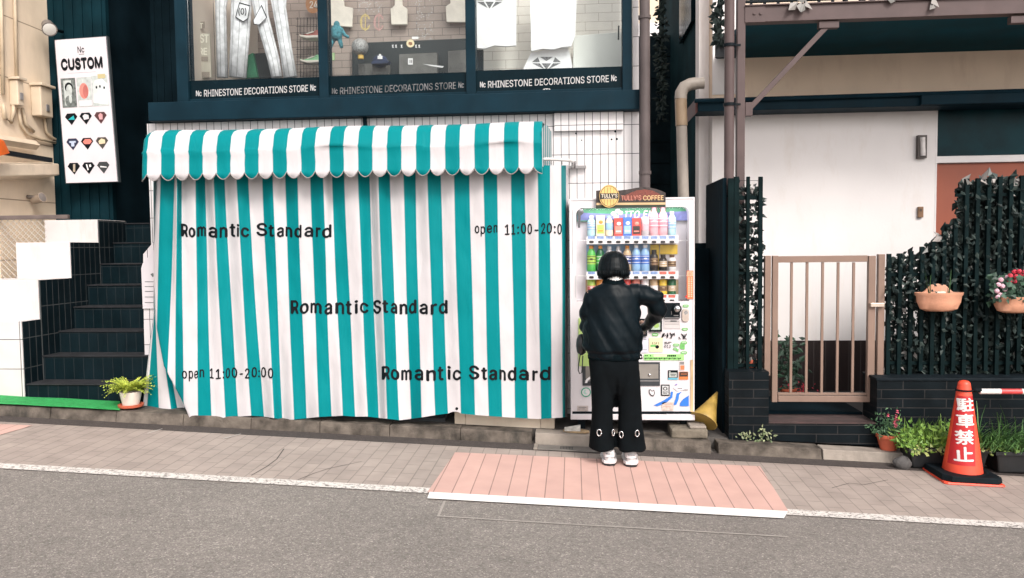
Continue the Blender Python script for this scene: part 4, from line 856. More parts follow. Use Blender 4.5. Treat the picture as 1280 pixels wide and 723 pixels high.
for row, yy in enumerate((302.5, 346.8, 376)):
    b = MB(); b.pbox(733, yy - 3.0, 848, yy + 2.6, Ym + .012, .15); b.build('shelf', SHELF, vm, bevel=.003)
    b = MB(); b.pbox(733, yy - 7.5, 848, yy - 3.2, Ym + .03, .012)
    b.build('price_rail', SHELF, vm)
    for k, x in enumerate(PX):
        if row == 2 and k < 7: continue
        b = MB(); b.prism(rrect(x - 2.9, yy - 1.4, x + 2.9, yy + 1.6, 1.2, 3), Ym + .008, .004); b.build('select_button', mat('dark_button', (.04, .035, .035), .35), vm)
        b = MB(); b.prect(x - 4.4, yy - 7.2, x + 4.4, yy - 3.6, Ym + .0285); b.build('price_tag', TAGB[1 if row == 2 or (row == 1 and k > 7) else 0], vm, fixn=False)
for yy in (301.5, 345.5):
    b = MB(); b.tube([P(722, yy - 1, Ym + .1), P(733, yy, Ym + .1)], .004, 6); b.tube([P(848, yy, Ym + .1), P(860, yy - 1, Ym + .1)], .004, 6); b.build('shelf_wire', SHELF, vm)
# the machine's own strip lamp behind the header banner
ld = bpy.data.lights.new('display_lamp', 'AREA'); ld.shape = 'RECTANGLE'; ld.size = .86; ld.size_y = .05; ld.energy = 1.15; ld.color = (1, .96, .95)
lo = bpy.data.objects.new('display_lamp', ld); col.objects.link(lo); lo.location = ((wx0 + wx1) / 2, Ym + .022, wz1v - .006); lo.rotation_euler = (R(14), 0, 0)
# sample drinks: (shape, height px, halfwidth px, body, label colour, cap, words)
def cm(n, c, r=.3): return mat('drink_' + n, c, r, .06, 30)
C = dict(aqua=cm('aqua', (.42, .66, .72)), lblue=cm('light_blue', (.30, .50, .75)), cream=cm('cream', (.78, .68, .52)), lime=cm('lime', (.42, .62, .12)), orange=cm('orange', (.78, .30, .05)), red=cm('red', (.62, .07, .06)), coral=cm('coral', (.72, .25, .20)), white=cm('white', (.80, .78, .78)), blue=cm('blue', (.06, .16, .55)), navy=cm('navy', (.03, .05, .20)), pink=cm('pink', (.78, .42, .46)), rose=cm('rose', (.70, .30, .36)), green=cm('green', (.10, .48, .10)), dgreen=cm('dark_green', (.02, .12, .05)), black=cm('black', (.03, .026, .024)), brown=cm('brown', (.13, .07, .04)), tan=cm('tan', (.55, .40, .24)), yellow=cm('yellow', (.80, .55, .06)), grey=cm('grey', (.55, .53, .55)))
def drink(kind, x, yb, h, hw, body, lab, cap, words, band=(.3, .7), mark=None):
    Y = Ym + .09; base = P(x, yb, Y); s = Y / 975; H_, W_ = h * s, hw * s
    t = thing('drink_' + ('can' if kind == 'can' else 'carton' if kind == 'pack' else 'bottle'), words, 'can' if kind == 'can' else 'carton' if kind == 'pack' else 'bottle', base, 'sample drinks in the vending machine')
    b = MB()
    if kind == 'can': pr = [(.86, 0), (1, .04), (1, .93), (.82, 1)]
    elif kind == 'bottle': pr = [(.9, 0), (1, .02), (1, .25), (.96, .3), (1, .35), (1, .62), (.9, .74), (.45, .88), (.42, .92)]
    elif kind == 'flask': pr = [(.9, 0), (1, .03), (1, .66), (.8, .76), (.55, .82)]
    if kind == 'pack': b.box(base.x - W_, base.x + W_, Y - W_, Y + W_, base.z, base.z + H_)
    else: b.lathe(base, [(r * W_, z * H_) for r, z in pr], 16)
    b.build('body', C[body], t, False if kind == 'pack' else 'auto')
    b = MB()
    if kind == 'pack':
        b.box(base.x - W_ * .8, base.x + W_ * .8, Y - W_ - .001, Y - W_ - .0002, base.z + H_ * band[0], base.z + H_ * band[1], 0)
    else: b.lathe(base, [(W_ * 1.012, band[0] * H_), (W_ * 1.012, band[1] * H_)], 16, caps=False)
    if mark:
        if kind == 'pack': b.ball(base + Vector((W_ * .1, -W_ * 1.0, H_ * .68)), (W_ * .5, W_ * .04, W_ * .42), 10, 6, 1); b.box(base.x - W_ * .6, base.x + W_ * .6, Y - W_ - .002, Y - W_ - .0012, base.z + H_ * .22, base.z + H_ * .30, 1)
        else:
            for f0, f1 in ((.82, .9), (.52, .58), (.15, .22)): q_ = band[0] + (band[1] - band[0]) * f0; q1_ = band[0] + (band[1] - band[0]) * f1; b.lathe(base, [(W_ * 1.02, q_ * H_), (W_ * 1.02, q1_ * H_)], 16, 1, caps=False)
            b.ball(base + Vector((0, -W_ * 1.0, H_ * (band[0] + band[1]) / 2 + H_ * .03)), (W_ * .42, W_ * .07, H_ * .035), 8, 5, 1)
    b.build('wrapper', [C[lab], C[mark or 'white']], t, 'auto')
    if kind != 'pack':
        b = MB()
        if kind == 'can': b.lathe(base + Vector((0, 0, H_)), [(W_ * .8, 0), (W_ * .8, .003)], 14)
        else: b.lathe(base + Vector((0, 0, H_ * (.88 if kind == 'bottle' else .82))), [(W_ * (.5 if kind == 'bottle' else .62), 0), (W_ * (.5 if kind == 'bottle' else .62), H_ * (.12 if kind == 'bottle' else .17))], 14)
        b.build('cap', C[cap], t, 'auto')
D1 = [('bottle', 25, 5.2, 'aqua', 'lblue', 'white', 'pale blue bottle at the left end of the top shelf'), ('pack', 25, 5.2, 'cream', 'lime', 'red', 'cream and green drink with orange spot on the top shelf'), ('bottle', 25, 5, 'cream', 'lblue', 'lblue', 'cream bottle with pale blue top on the top shelf'), ('pack', 22, 5.2, 'red', 'coral', 'white', 'red and coral carton with white spot on the top shelf'), ('pack', 23, 5.2, 'blue', 'lblue', 'white', 'blue and white carton right of the coral carton'), ('pack', 22, 5.2, 'red', 'black', 'red', 'red and black can shaped carton on the top shelf'), ('can', 23, 5.4, 'grey', 'pink', 'grey', 'pale grey pink can beside the two tall pink bottles'), ('bottle', 35, 5.6, 'pink', 'rose', 'rose', 'left one of the two tall pink bottles'), ('bottle', 35, 5.6, 'pink', 'rose', 'rose', 'right one of the two tall pink bottles'), ('bottle', 30, 5, 'aqua', 'lblue', 'white', 'clear water bottle at the right end of the top shelf')]
for k, (kd, h, hw, bo, la, ca, wd) in enumerate(D1): drink(kd, PX[k], 295.3, h, hw, bo, la, ca, wd, (.12, .55) if kd == 'pack' else (.3, .66), 'orange' if k == 1 else 'white' if k in (3, 4, 7, 8, 0, 9) else 'coral' if k == 5 else None)
D2 = [('bottle', 32, 5.4, 'green', 'lime', 'orange', 'bright green tea bottle with orange cap on the middle shelf'), ('bottle', 32, 5.2, 'dgreen', 'green', 'orange', 'dark green tea bottle with orange cap on the middle shelf'), ('bottle', 31, 5.2, 'grey', 'white', 'white', 'white capped clear bottle just behind the left side of the head'), ('bottle', 31, 5.2, 'grey', 'white', 'grey', 'grey capped clear bottle just behind the top of the head'), ('bottle', 32, 5.2, 'tan', 'navy', 'orange', 'tan bottle with navy wrapper right of the head'), ('bottle', 33, 5.5, 'lblue', 'blue', 'white', 'left one of the two blue sports drink bottles'), ('bottle', 33, 5.5, 'lblue', 'blue', 'white', 'right one of the two blue sports drink bottles'), ('flask', 27, 5, 'black', 'brown', 'black', 'tall black coffee bottle against a yellow card'), ('flask', 21, 5, 'black', 'tan', 'black', 'short black coffee bottle with tan wrapper on the middle shelf'), ('flask', 21, 5, 'white', 'brown', 'brown', 'short white and brown coffee bottle at the right end')]
for k, (kd, h, hw, bo, la, ca, wd) in enumerate(D2): drink(kd, PX[k], 339.6, h, hw, bo, la, ca, wd, (.28, .62), 'white' if k in (1, 4, 5, 6, 8) else 'black' if k == 0 else 'tan' if k in (7, 9) else None)
D3 = [(0, 'lime', 'red', 'lime and red can at the left end of the lowest shelf'), (1, 'orange', 'red', 'orange can at the left of the lowest shelf'), (4, 'red', 'orange', 'red can behind the right shoulder on the lowest shelf'), (5, 'coral', 'red', 'coral red can on the lowest shelf beside the white can'), (6, 'white', 'black', 'white can with black wrapper on the lowest shelf'), (7, 'tan', 'white', 'tan can with white wrapper on the lowest shelf'), (8, 'yellow', 'brown', 'yellow can with brown band on the lowest shelf'), (9, 'dgreen', 'tan', 'dark green can at the right end of the lowest shelf')]
for k, bo, la, wd in D3: drink('can', PX[k], 368.8, 19.5, 5, bo, la, 'grey', wd, (.25, .6), 'white' if k in (7, 9, 0) else 'tan' if k == 8 else 'cream' if k < 6 else None)
b = MB(); b.prect(813, 306, 824, 340, Ym + .15, 0); b.prect(825, 306, 847, 318, Ym + .15, 0); b.prect(732, 350, 848, 369, Ym + .15, 1); b.prect(733, 305, 812, 341, Ym + .15, 2); b.build('back_card', [C['yellow'], C['tan'], C['lblue']], vm, fixn=False)
# lower panel fittings
b = MB(); b.prism([(723, 398), (742, 398), (742, 458), (723, 458)], Ym - .012, .02); b.build('sticker_panel', mat('lime_print', (.45, .62, .20), .4, .1, 12), vm, bevel=.002)
b = MB(); b.pbox(830.5, 379, 850, 398.5, Ym - .022, .03, 0); b.prect(831, 397, 849, 397.8, Ym - .0225, 1); b.prect(842, 394, 848, 395.3, Ym - .0225, 1); b.prect(839, 389, 839.8, 393.5, Ym - .0225, 1); b.build('coin_unit', [BLACK, GREY], vm, bevel=.003)
c = P(846, 386, Ym - .022)
b = MB(); b.tube([c, c + Vector((0, -.03, 0)), c + Vector((0, -.034, 0))], [.036, .036, .03], 20); b.build('return_dial', BLACK, vm, 'auto')
b = MB(); b.tube([c + Vector((0, -.0342, 0)), c + Vector((0, -.040, 0)), c + Vector((0, -.045, 0))], [.026, .022, .008], 18); b.build('dial_cap', CHROME, vm, 'auto')
b = MB(); b.prism(rrect(852.5, 386.5, 861.3, 402.5, 3.5), Ym - .014, .02); b.build('coin_slot', mat('beige_plate', (.52, .44, .38), .3, .1, 9), vm, bevel=.003)
b = MB(); b.ell(857.5, 391, 2.6, 2.6, Ym - .0145); b.build('coin_opening', CHROME, vm, fixn=False)
b = MB(); b.pbox(830, 400.5, 850.5, 411, Ym - .006, .01, 0); b.prect(831, 402, 849, 403, Ym - .0065, 1); b.prect(838, 401, 846, 402, Ym - .0065, 2); b.prect(831, 405, 849, 405.7, Ym - .0065, 1); b.build('bill_slot', [mat('grey_plate', (.55, .51, .50), .35, .06, 9), GREY, INK], vm, fixn=False)
b = MB(); b.pbox(811.5, 396, 827.5, 415, Ym - .02, .03, 0); b.pbox(814, 399, 825.3, 412.5, Ym - .0215, .002, 1); b.ell(820.5, 407, 3.5, 3.2, Ym - .022, 2); b.build('card_reader', [BLACK, mat('pale_screen', (.45, .55, .45), .2, .2, 40), mat('leaf_print', (.30, .45, .12))], vm, fixn=False)
b = MB(); b.pbox(795, 399, 809, 420.5, Ym - .03, .04, 0); b.pbox(797, 401, 807, 418, Ym - .0315, .002, 1); b.build('bill_unit', [BLACK, mat('smoked_panel', (.09, .07, .06), .2)], vm)
G2 = mat('leaf_green_print', (.16, .46, .13), .4, .1, 30)
def stick(cells, name='sticker', mats=None):
    b = MB(); e_ = .0062
    for c in cells:
        e_ += .0003
        if c[0] == 'r': b.prect(*c[1:5], Ym - e_, c[5])
        elif c[0] == 'e': b.ell(*c[1:5], Ym - e_, c[5])
        elif c[0] == 'p': b.ppoly(c[1], Ym - e_, c[2])
        elif c[0] == 't': b.text(c[1], *c[2:6], Ym - e_, c[6], .02)
    b.build(name, mats or [VW, INK, G2], vm, fixn=False)
for x0_, y0_, x1_ in ((853.5, 381, 861), (815, 416.8, 823), (852.5, 410, 860), (851, 427, 859), (851, 439.5, 859), (841.5, 429.8, 849), (841.5, 434.6, 846)): stick([('p', rrect(x0_, y0_, x1_, y0_ + 3.4, 1.6, 3), 2), ('r', x0_ + 1.5, y0_ + 1.3, x1_ - 1.5, y0_ + 2, 0)])
stick([('p', [(850, 430), (856, 429), (856, 437), (850, 436.5)], 2), ('p', [(845, 436), (848.5, 437), (848, 440), (845, 439)], 2)])
stick([('r', 811.5, 422.5, 828.5, 440, 3), ('r', 813, 431, 820, 434, 2), ('e', 821.5, 433.8, 2.4, 2.2, 1), ('t', '8 18 1', 815, 428, 824, 430.5, 1)], 'sticker', [VW, INK, G2, mat('pale_yellow_print', (.74, .68, .42), .4, .05, 9)])
stick([('r', 801, 422, 810, 441, 0), ('r', 802, 424, 808, 424.8, 1), ('r', 802, 437, 808.5, 437.6, 1)], 'sticker', [mat('lilac_print', (.62, .62, .70), .4), GREY])
b = MB()                               # scribbled black graffiti
gr = random.Random(3)
for k, (ox, n) in enumerate(((829, 6), (833, 6), (837.5, 6), (841, 5), (848.5, 4), (852, 6), (856, 5))):
    pts = [P(ox + gr.uniform(-1.5, 3.2), 416 + gr.uniform(0, 7.5) + (.8 if k > 3 else 0), Ym - .008) for _ in range(n)]; b.tube(pts, .0042 if k < 4 else .0034, 5)
b.build('graffiti', INK, vm)
stick([('r', 830.5, 427.6, 834, 428.4, 1), ('r', 835, 427.6, 839.5, 428.4, 1), ('r', 830.5, 429.4, 837, 430.1, 1), ('t', '012', 830.5, 431.5, 838.5, 435, 1)])
stick([('r', 805, 443, 855, 450.5, 1), ('r', 817, 443.4, 834, 446.2, 2), *[('r', 806 + 2.2 * k, 444.1, 807.3 + 2.2 * k, 445.6, 3) for k in (0, 1, 3)], *[('r', 834 + 2.3 * k, 443.9, 835.7 + 2.3 * k, 446, 3) for k in range(5)], *[('r', 806 + 2.0 * k, 447.3, 807.3 + 2.0 * k, 449.2 - .5 * (k % 3), 3) for k in range(23)]], 'slogan_strip', [VW, mat('lime_strip', (.33, .72, .22), .4, .08, 20), mat('pale_lime', (.62, .74, .45)), INK])
b = MB(); b.pbox(728, 453, 825, 482.5, Ym - .008, .01, 0); b.pbox(732, 455.5, 823, 473.5, Ym - .0095, .002, 1); b.pbox(731, 475.5, 824, 477, Ym - .0105, .002, 3); e = P(812, 469, Ym - .012); b.ball(e, (.012, .006, .012), 10, 7, 2); b.ppoly([(731, 479), (733, 474), (738, 470.5), (741, 470.5), (741, 478), (738.5, 478), (738, 474), (735, 476), (734, 479)], Ym - .0115, 4)
b.build('pickup_flap', [mat('dark_slot', (.035, .04, .045), .4), mat('grey_flap', (.27, .25, .225), .25, .15, 5), CHROME, GREY, WHITE], vm, fixn=True)
stick([('e', 732.5, 490.5, 6.2, 6, 2), ('e', 732.5, 490.5, 4.9, 4.7, 0), ('e', 732, 490.5, 2.6, 3, 3), ('e', 733.4, 490, 1.6, 2, 0)], 'sticker', [VW, INK, mat('recycle_green', (.05, .33, .20), .4), mat('pale_green_print', (.35, .60, .50))])
stick([('r', 721.5, 507.5, 735, 514, 0), ('r', 723, 509, 733, 510, 1), ('r', 723, 511, 731, 511.7, 1)], 'sticker', [mat('worn_label', (.52, .45, .42), .6, .15, 40), GREY])
stick([('r', 836, 452, 843, 463, 0), ('r', 837, 453, 842, 456, 1), ('r', 837, 456.5, 842.5, 462, 2)][0:0] + [('r', 849.5, 452, 855.8, 463, 3), ('r', 850, 452.5, 855, 456, 1), ('r', 850.5, 457, 855.5, 462.5, 2)], 'sticker', [VW, GREY, mat('orange_red_print', (.70, .20, .08)), mat('pale_sticker', (.62, .55, .52))])
stick([('r', 835, 463, 847.3, 475, 1), ('r', 836.3, 466, 846, 472, 0), ('r', 835, 472.6, 847.3, 475, 2), ('p', [(836, 465), (838, 463.8), (838, 466.5)], 0), ('r', 838, 467.6, 845, 468.4, 1), ('r', 838.5, 469.6, 844, 470.2, 1)], 'sticker', [mat('grey_print_pale', (.45, .48, .45)), INK, mat('cyan_print', (.12, .42, .55))])
stick([('r', 848.8, 464.8, 860.3, 474.8, 0), ('r', 849.4, 465.3, 859.8, 471, 1), ('r', 851, 467.4, 858.5, 468.2, 2)], 'sticker', [mat('orange_print', (.62, .18, .05), .4), mat('dark_brown_print', (.04, .025, .02), .4), mat('orange_print', (.62, .18, .05))])
stick([('r', 826.3, 481, 837, 495, 1), ('r', 827.6, 482.4, 835.8, 493.6, 0), ('e', 831.5, 486, 2.6, 2.4, 1), ('e', 831.5, 486, 1.6, 1.5, 0), ('r', 828.5, 489.8, 835, 490.6, 1), ('r', 829, 491.6, 834, 492.3, 1)], 'sticker', [mat('pale_sticker_print', (.60, .60, .60), .4, .2, 60), INK])
stick([('p', [(811, 487.5), (813.5, 487), (815, 489), (817.5, 487.3), (818.6, 492), (817, 495.6), (813.5, 495), (811.5, 491.5)], 1), ('p', [(812, 488.3), (813.3, 488), (814.9, 490), (817, 488.4), (817.7, 491.8), (816.5, 494.6), (814, 494), (812.3, 491.2)], 0)], 'sticker')
stick([('p', [(841.5, 485), (850, 480), (860, 477), (861, 486), (846, 489)], 0), ('p', [(843, 481.7), (846, 479.6), (847, 481), (844, 482)], 1), ('r', 847, 485.3, 853, 486.4, 2), ('r', 854, 487.5, 860, 488.2, 2)], 'sticker', [mat('faint_label', (.70, .66, .70)), mat('violet_print', (.25, .2, .5)), GREY])
BL = mat('bright_blue_print', (.03, .18, .62), .35, .05, 10)
stick([('p', [(817, 507), (829, 501), (838, 495.5), (838.8, 489.8), (841.3, 489.8), (840.5, 497), (833, 503.5), (822, 508)], 0)], 'swoosh_emblem', [BL]); stick([('p', [(842, 506.5), (844.5, 499), (846, 492), (852.5, 490), (849, 493.5), (848.3, 499.5), (845.5, 506)], 0)], 'swoosh_emblem', [BL]); stick([('p', [(849.8, 508), (850.5, 503.5), (854, 499), (861, 494.5), (861, 508)], 0)], 'swoosh_emblem', [BL])
stick([('r', 827.5, 503, 842, 513.5, 0), ('r', 829, 505, 840, 505.8, 1), ('r', 829, 508, 839, 508.7, 1)], 'sticker', [mat('beige_label', (.60, .49, .43), .6, .15, 50), mat('faded_red', (.5, .3, .25))])
b = MB(); b.prect(858.5, 338.5, 866.8, 374, Ym - .0068, 0); b.prect(859.3, 339.5, 866, 345.5, Ym - .0072, 1); 
for k in range(11): b.prect(860.2, 347 + 2.3 * k, 862.2, 348.6 + 2.3 * k, Ym - .0072, 1); b.prect(863.4, 347 + 2.3 * k, 865.4, 348.4 + 2.3 * k, Ym - .0072, 1)
b.text('80', 860.4, 340.3, 865, 344.8, Ym - .0076, 0, .03); b.ppoly([(856, 371), (859, 368.5), (859, 373.5)], Ym - .0076, 2); b.build('price_strip', [mat('orange_red_strip', (.78, .17, .07), .4, .05, 9), mat('pale_orange', (.78, .48, .32)), mat('red_arrow', (.6, .03, .02))], vm, fixn=False)
b = MB(); b.prect(863, 450, 866.6, 515, Ym - .0062); b.build('yellowed_edge', mat('yellowed_plastic', (.62, .45, .26), .4, .2, 5), vm, fixn=False)
b = MB(); b.prect(715.5, 262, 716.2, 330, Ym - .0068); b.prect(719, 345, 719.8, 372, Ym - .0068); b.build('trim_line', mat('pale_grey_line', (.45, .43, .44)), vm, fixn=False)

# sign on top of the machine
t = thing('coffee_sign', 'brown coffee sign with gold oval emblem standing on the vending machine', 'sign', P(790, 258, Ym - .05))
b = MB(); o_ = [(745.2, 238.5), (752, 238), (774, 238.3), (785, 237), (795, 235), (803, 234), (812, 234.6), (822, 237), (832, 241.2), (832, 259), (745.2, 260.5)]
Yt = Ym - .05; b.prism(o_, Yt, .05, 0)
BEAN = mat('coffee_berries', (.24, .05, .03), .5, .5, 240, c2=(.025, .012, .010))
b.ppoly([(776, 247), (786, 242), (796, 238.2), (806, 237), (816, 238.6), (824, 242.5), (829, 246), (826, 249), (800, 249.5), (780, 250)], Yt - .001, 1)
b.ppoly([(745.6, 256.6), (745.6, 253.9), (831.8, 253.2), (831.8, 256.0)], Yt - .0012, 2); b.ppoly([(745.6, 260.2), (745.6, 256.7), (831.8, 256.1), (831.8, 258.8)], Yt - .0013, 5)
b.text("TULLY'S", 776.5, 244.5, 801.5, 250.8, Yt - .002, 3, .012, 1.0, -.3); b.text('COFFEE', 804, 244.5, 829.5, 250.6, Yt - .002, 4, .02, 1.0, -.3)
b.build('board', [mat('dark_coffee_print', (.045, .03, .027), .4, .4, 40), BEAN, mat('gold_line', (.62, .42, .22), .4), mat('tan_red_lettering', (.62, .25, .18), .4), mat('gold_lettering', (.70, .50, .24), .4), mat('dark_green_print', (.02, .035, .02))], t, fixn=False)
b = MB(); GOLD = mat('gold_emblem', (.72, .47, .16), .35, .12, 30); n = 36
def ov(b, rx, ry, Y, mi): b.ell(761.5, 245.4, rx, ry, Y, mi, n)
b.prism([(761.5 + 12.4 * math.cos(2 * math.pi * k / n), 245.4 + 14.2 * math.sin(2 * math.pi * k / n)) for k in range(n)][::-1], Yt - .022, .02, 0)
ov(b, 11.4, 13.1, Yt - .0225, 1); ov(b, 10.7, 12.4, Yt - .023, 0)
for x in (755.5, 759.2, 763, 767): b.prect(x, 234.6, x + .4, 257, Yt - .0233, 1)
b.ppoly([(749.8, 242), (773.2, 241.6), (773.2, 248.6), (749.8, 249.3)], Yt - .0236, 1)
b.text("TULLY'S", 751.5, 242.5, 771.8, 247.3, Yt - .024, 2, .03, 1.0, -.3); b.text('COFFEE', 755, 248.0, 769, 249.4, Yt - .024, 2, .02)
b.build('oval_emblem', [GOLD, mat('black_print', (.02, .017, .014), .4), mat('cream_lettering', (.74, .66, .52))], t, fixn=False)

# ================================================================== person at the machine
def voxel(mb, size, smooth_it=6, disp=None):
    """fuse overlapping limbs into one continuous surface"""
    me = bpy.data.meshes.new('tmp'); bmesh.ops.recalc_face_normals(mb.bm, faces=mb.bm.faces[:]); mb.bm.to_mesh(me); mb.bm.free()
    ob = bpy.data.objects.new('tmp', me); col.objects.link(ob)
    r = ob.modifiers.new('r', 'REMESH'); r.mode = 'VOXEL'; r.voxel_size = size
    s_ = ob.modifiers.new('s', 'SMOOTH'); s_.iterations = smooth_it; s_.factor = .5
    m2 = bpy.data.meshes.new_from_object(ob.evaluated_get(bpy.context.evaluated_depsgraph_get()))
    bpy.data.objects.remove(ob); bpy.data.meshes.remove(me)
    out = MB(); out.bm.from_mesh(m2); bpy.data.meshes.remove(m2)
    if disp:
        out.bm.normal_update()
        for v in out.bm.verts: v.co += v.normal * disp(v.co)
    return out
Yp = 5.86; S = Yp / 976
pz = P(771, 576.5, Yp).z
def B(px, py, dy=0): p = P(px, py, Yp); return Vector((p.x, Yp + dy, p.z))
def Bd(px, py, dy): return P(px, py, Yp + dy)
person = thing('person', 'person in black bomber jacket and wide black trousers using the vending machine', 'person', (B(769, 576).x, Yp, pz))
SKIN = mat('skin', (.56, .34, .25), .5, .08, 15)
# --- body: one continuous figure
b = MB()
b.ball(B(767, 333, .03), (.078, .095, .112), 20, 14)
b.ball(B(767, 338, .10), (.03, .03, .05), 12, 8); b.ball(B(767, 336, .135), (.012, .018, .016), 10, 6)       # jaw, nose
for dx in (-13, 13): b.ball(B(767 + dx, 334, .02), (.012, .024, .03), 10, 6)
b.tube([B(767, 340, .0), B(767, 352, -.01), B(767, 362, -.01)], [.052, .054, .075], 16)
b.tube([B(766, 360, 0), B(766, 368, 0), B(766, 385, 0), B(766, 412, .0), B(767, 438, .0), B(768, 458, .0)], [(.085, .06), (.15, .075), (.155, .085), (.12, .075), (.13, .08), (.13, .08)], 22)
for s_, pts in ((-1, [B(741, 366, 0), B(731, 396, .03), Bd(740, 420, .26)]), (1, [B(793, 366, 0), B(826, 386, .04), Bd(806, 406, .32)])):
    b.tube(pts, [.05, .04, .026], 14)
    h0 = pts[-1]; dr = (pts[2] - pts[1]).normalized(); sd_ = dr.cross(Vector((0, 0, 1))).normalized() * s_; up = Vector((0, 0, 1))
    b.tube([h0 - dr * .01, h0 + dr * .03, h0 + dr * .075], [(.024, .02), (.032, .017), (.036, .014)], 12)
    for k, (o, l) in enumerate(((-.027, .062), (-.009, .074), (.009, .070), (.026, .054))):
        f0 = h0 + dr * .07 + up * (-o); b.tube([f0 - dr * .02, f0 + dr * l * .5 - sd_ * .004, f0 + dr * l * .85 - sd_ * .018, f0 + dr * l - sd_ * .03], [.0085, .008, .0072, .005], 8)
    b.tube([h0 + dr * .015 + up * .02, h0 + dr * .045 + up * .045 - sd_ * .01, h0 + dr * .078 + up * .05 - sd_ * .02], [.012, .0095, .007], 8)
for lx, fx in ((754, 761), (786, 788)):
    b.tube([B(lx + (3 if lx < 767 else -3), 452, 0), B(lx, 510, .01), B(fx, 556, .0), B(fx, 572, .0)], [.085, .056, .036, .038], 14)
    b.tube([B(fx, 571, -.02), B(fx, 572, .06), B(fx, 574, .15)], [(.034, .028), (.036, .026), (.03, .016)], 12)
body = voxel(b, .0065, 3).build('body', SKIN, person, True, fixn=False)
for dx in (-5.5, 5.5):
    b = MB(); b.ball(B(767 + dx, 331, .122), .011, 10, 8); b.build('eye', mat('eye_white', (.6, .58, .56), .2), person, True)
# --- hair: dark bob
HAIR = mat('black_hair', (.003, .006, .008), .42, .4, 60, spec=.14)
def hairdisp(v):
    c = B(767, 333, .02); a = math.atan2(v.x - c.x, -(v.y - c.y))
    return .0005 * math.sin(a * 44 + 3 * noise.noise(v * 12)) + .0022 * noise.noise(Vector((a * 8, v.z * 4, 2))) + .004 * noise.noise(v * 9)
b = MB(); pr = [(314, 2, 0), (315.2, 7, 0), (318, 12, 0), (322, 15.6, 0), (328, 18.2, 0), (335, 19.8, .0), (341, 20.1, .0), (345.5, 18.9, .0), (348.8, 16, .004), (350.2, 12, .010)]
hb_c = B(767, 0, 0).x
rings = []
for y, h, dy in pr: rings.append(b.ring(B(767, y, .02 + dy), h * S, h * S * 1.12, Vector((1, 0, 0)), Vector((0, 1, 0)), 28))
b.skin(rings); hb = voxel(b, .006, 5, hairdisp)
for v in hb.bm.verts:
    if v.co.y < Yp + .02: v.co.z += .022 * math.exp(-((v.co.x - hb_c) / .06) ** 2) * max(0, min(1, (B(0, 340).z - v.co.z) / .05))
for f in [f for f in hb.bm.faces if f.calc_center_median().y > Yp + .105 and f.calc_center_median().z < B(0, 327).z]: hb.bm.faces.remove(f)
hr = random.Random(5)
for k in range(150):                   # loose strands along the lower edge
    a = hr.uniform(-2.3, 2.3); r_ = hr.uniform(.9, 1.02); o = lambda y, m_: B(767, y, .02) + Vector((math.sin(a) * m_ * S, -math.cos(a) * m_ * S * 1.12, 0))
    hb.tube([o(338, 20 * r_), o(344, 19.8 * r_), o(347 + hr.uniform(0, 1.6) + 2.2 * abs(math.sin(a)) - 1.2, (16.5 + hr.uniform(-2, 1.0)) * r_)], [.003, .0025, .0008], 5)
hb.build('hair', HAIR, person, True, fixn=False)
b = MB(); b.tube([B(767, 352.5, -.016), B(767, 346.8, -.016), B(767, 345.5, -.012)], [(.071, .070), (.066, .065), (.060, .057)], 22, caps=False); b.build('shirt_collar', mat('white_collar', (.76, .74, .72), .8, .05, 20), person, True)
# --- bomber jacket
JK = mat('black_nylon', (.0028, .0072, .0102), .42, .2, 5, spec=.11)
def wrinkle(v):
    u = v - Vector((B(766, 400).x, Yp, 0)); z = v.z - B(0, 400).z
    low = max(0, min(1, (B(0, 385).z - v.z) / .2)); q = u.x * 1.0 + z * .55
    f = noise.noise(Vector((q * 13, u.y * 4, z * 1.8 + 4))); d = .007 * noise.noise(Vector((u.x * 5 + z * 3, u.y * 5, z * 3)))
    d += (.35 + .65 * low) * (.0115 * (abs(f) ** .6 * (1 if f > 0 else -1)) + .005 * noise.noise(Vector((q * 26, u.y * 8, z * 4)))); d += .0015 * noise.noise(v * 24)
    if abs(u.x) > .19: d += .007 * math.sin(z * 46 + 2.5 * noise.noise(v * 8))
    d += .007 * math.exp(-(((v.z - B(0, 441).z) / .012) ** 2)) * -1
    return d
b = MB(); tor = [(350.5, 766.5, 11.5, .062, -.01), (354, 766.5, 14, .075, -.012), (358, 766.5, 22, .09, -.008), (362.5, 766.5, 29.5, .105, 0), (369, 766.5, 33, .118, .0), (382, 766, 34, .130, 0), (400, 765.5, 35, .138, 0), (418, 765, 36.5, .144, 0), (430, 765, 37.2, .146, 0), (437, 765.5, 37, .145, 0), (442, 766.5, 34.6, .132, 0), (447.5, 767.5, 32.8, .125, 0)]
b.skin([b.ring(B(c, y, dy), h * S, ry, Vector((1, 0, 0)), Vector((0, 1, 0)), 30) for y, c, h, ry, dy in tor])
b.tube([B(786, 366, 0), B(804, 369, 0), B(818, 375, .02), Bd(822, 386, .05), Bd(818.5, 397, .12), Bd(811, 405, .21), Bd(805, 409, .28)], [.075, .082, .078, .073, .062, .050, .034], 18)
b.tube([B(746, 368, 0), B(740, 378, 0), B(737, 392, .02), Bd(736, 408, .06), Bd(739, 416, .14), Bd(745, 420, .24)], [.075, .076, .072, .068, .062, .045], 18)
jb = voxel(b, .008, 5, wrinkle); jk = jb.build('jacket', JK, person, True, fixn=False)
b = MB(); b.tube([B(767.3, 441.5, 0), B(767.5, 443, 0), B(767.5, 448.5, 0), B(767.5, 449.5, 0)], [(32 * S, .122), (32.6 * S, .125), (32.2 * S, .122), (31 * S, .116)], 30); b.build('waist_rib', mat('black_rib', (.003, .007, .009), .9, .2, 60, spec=.05), jk, True)
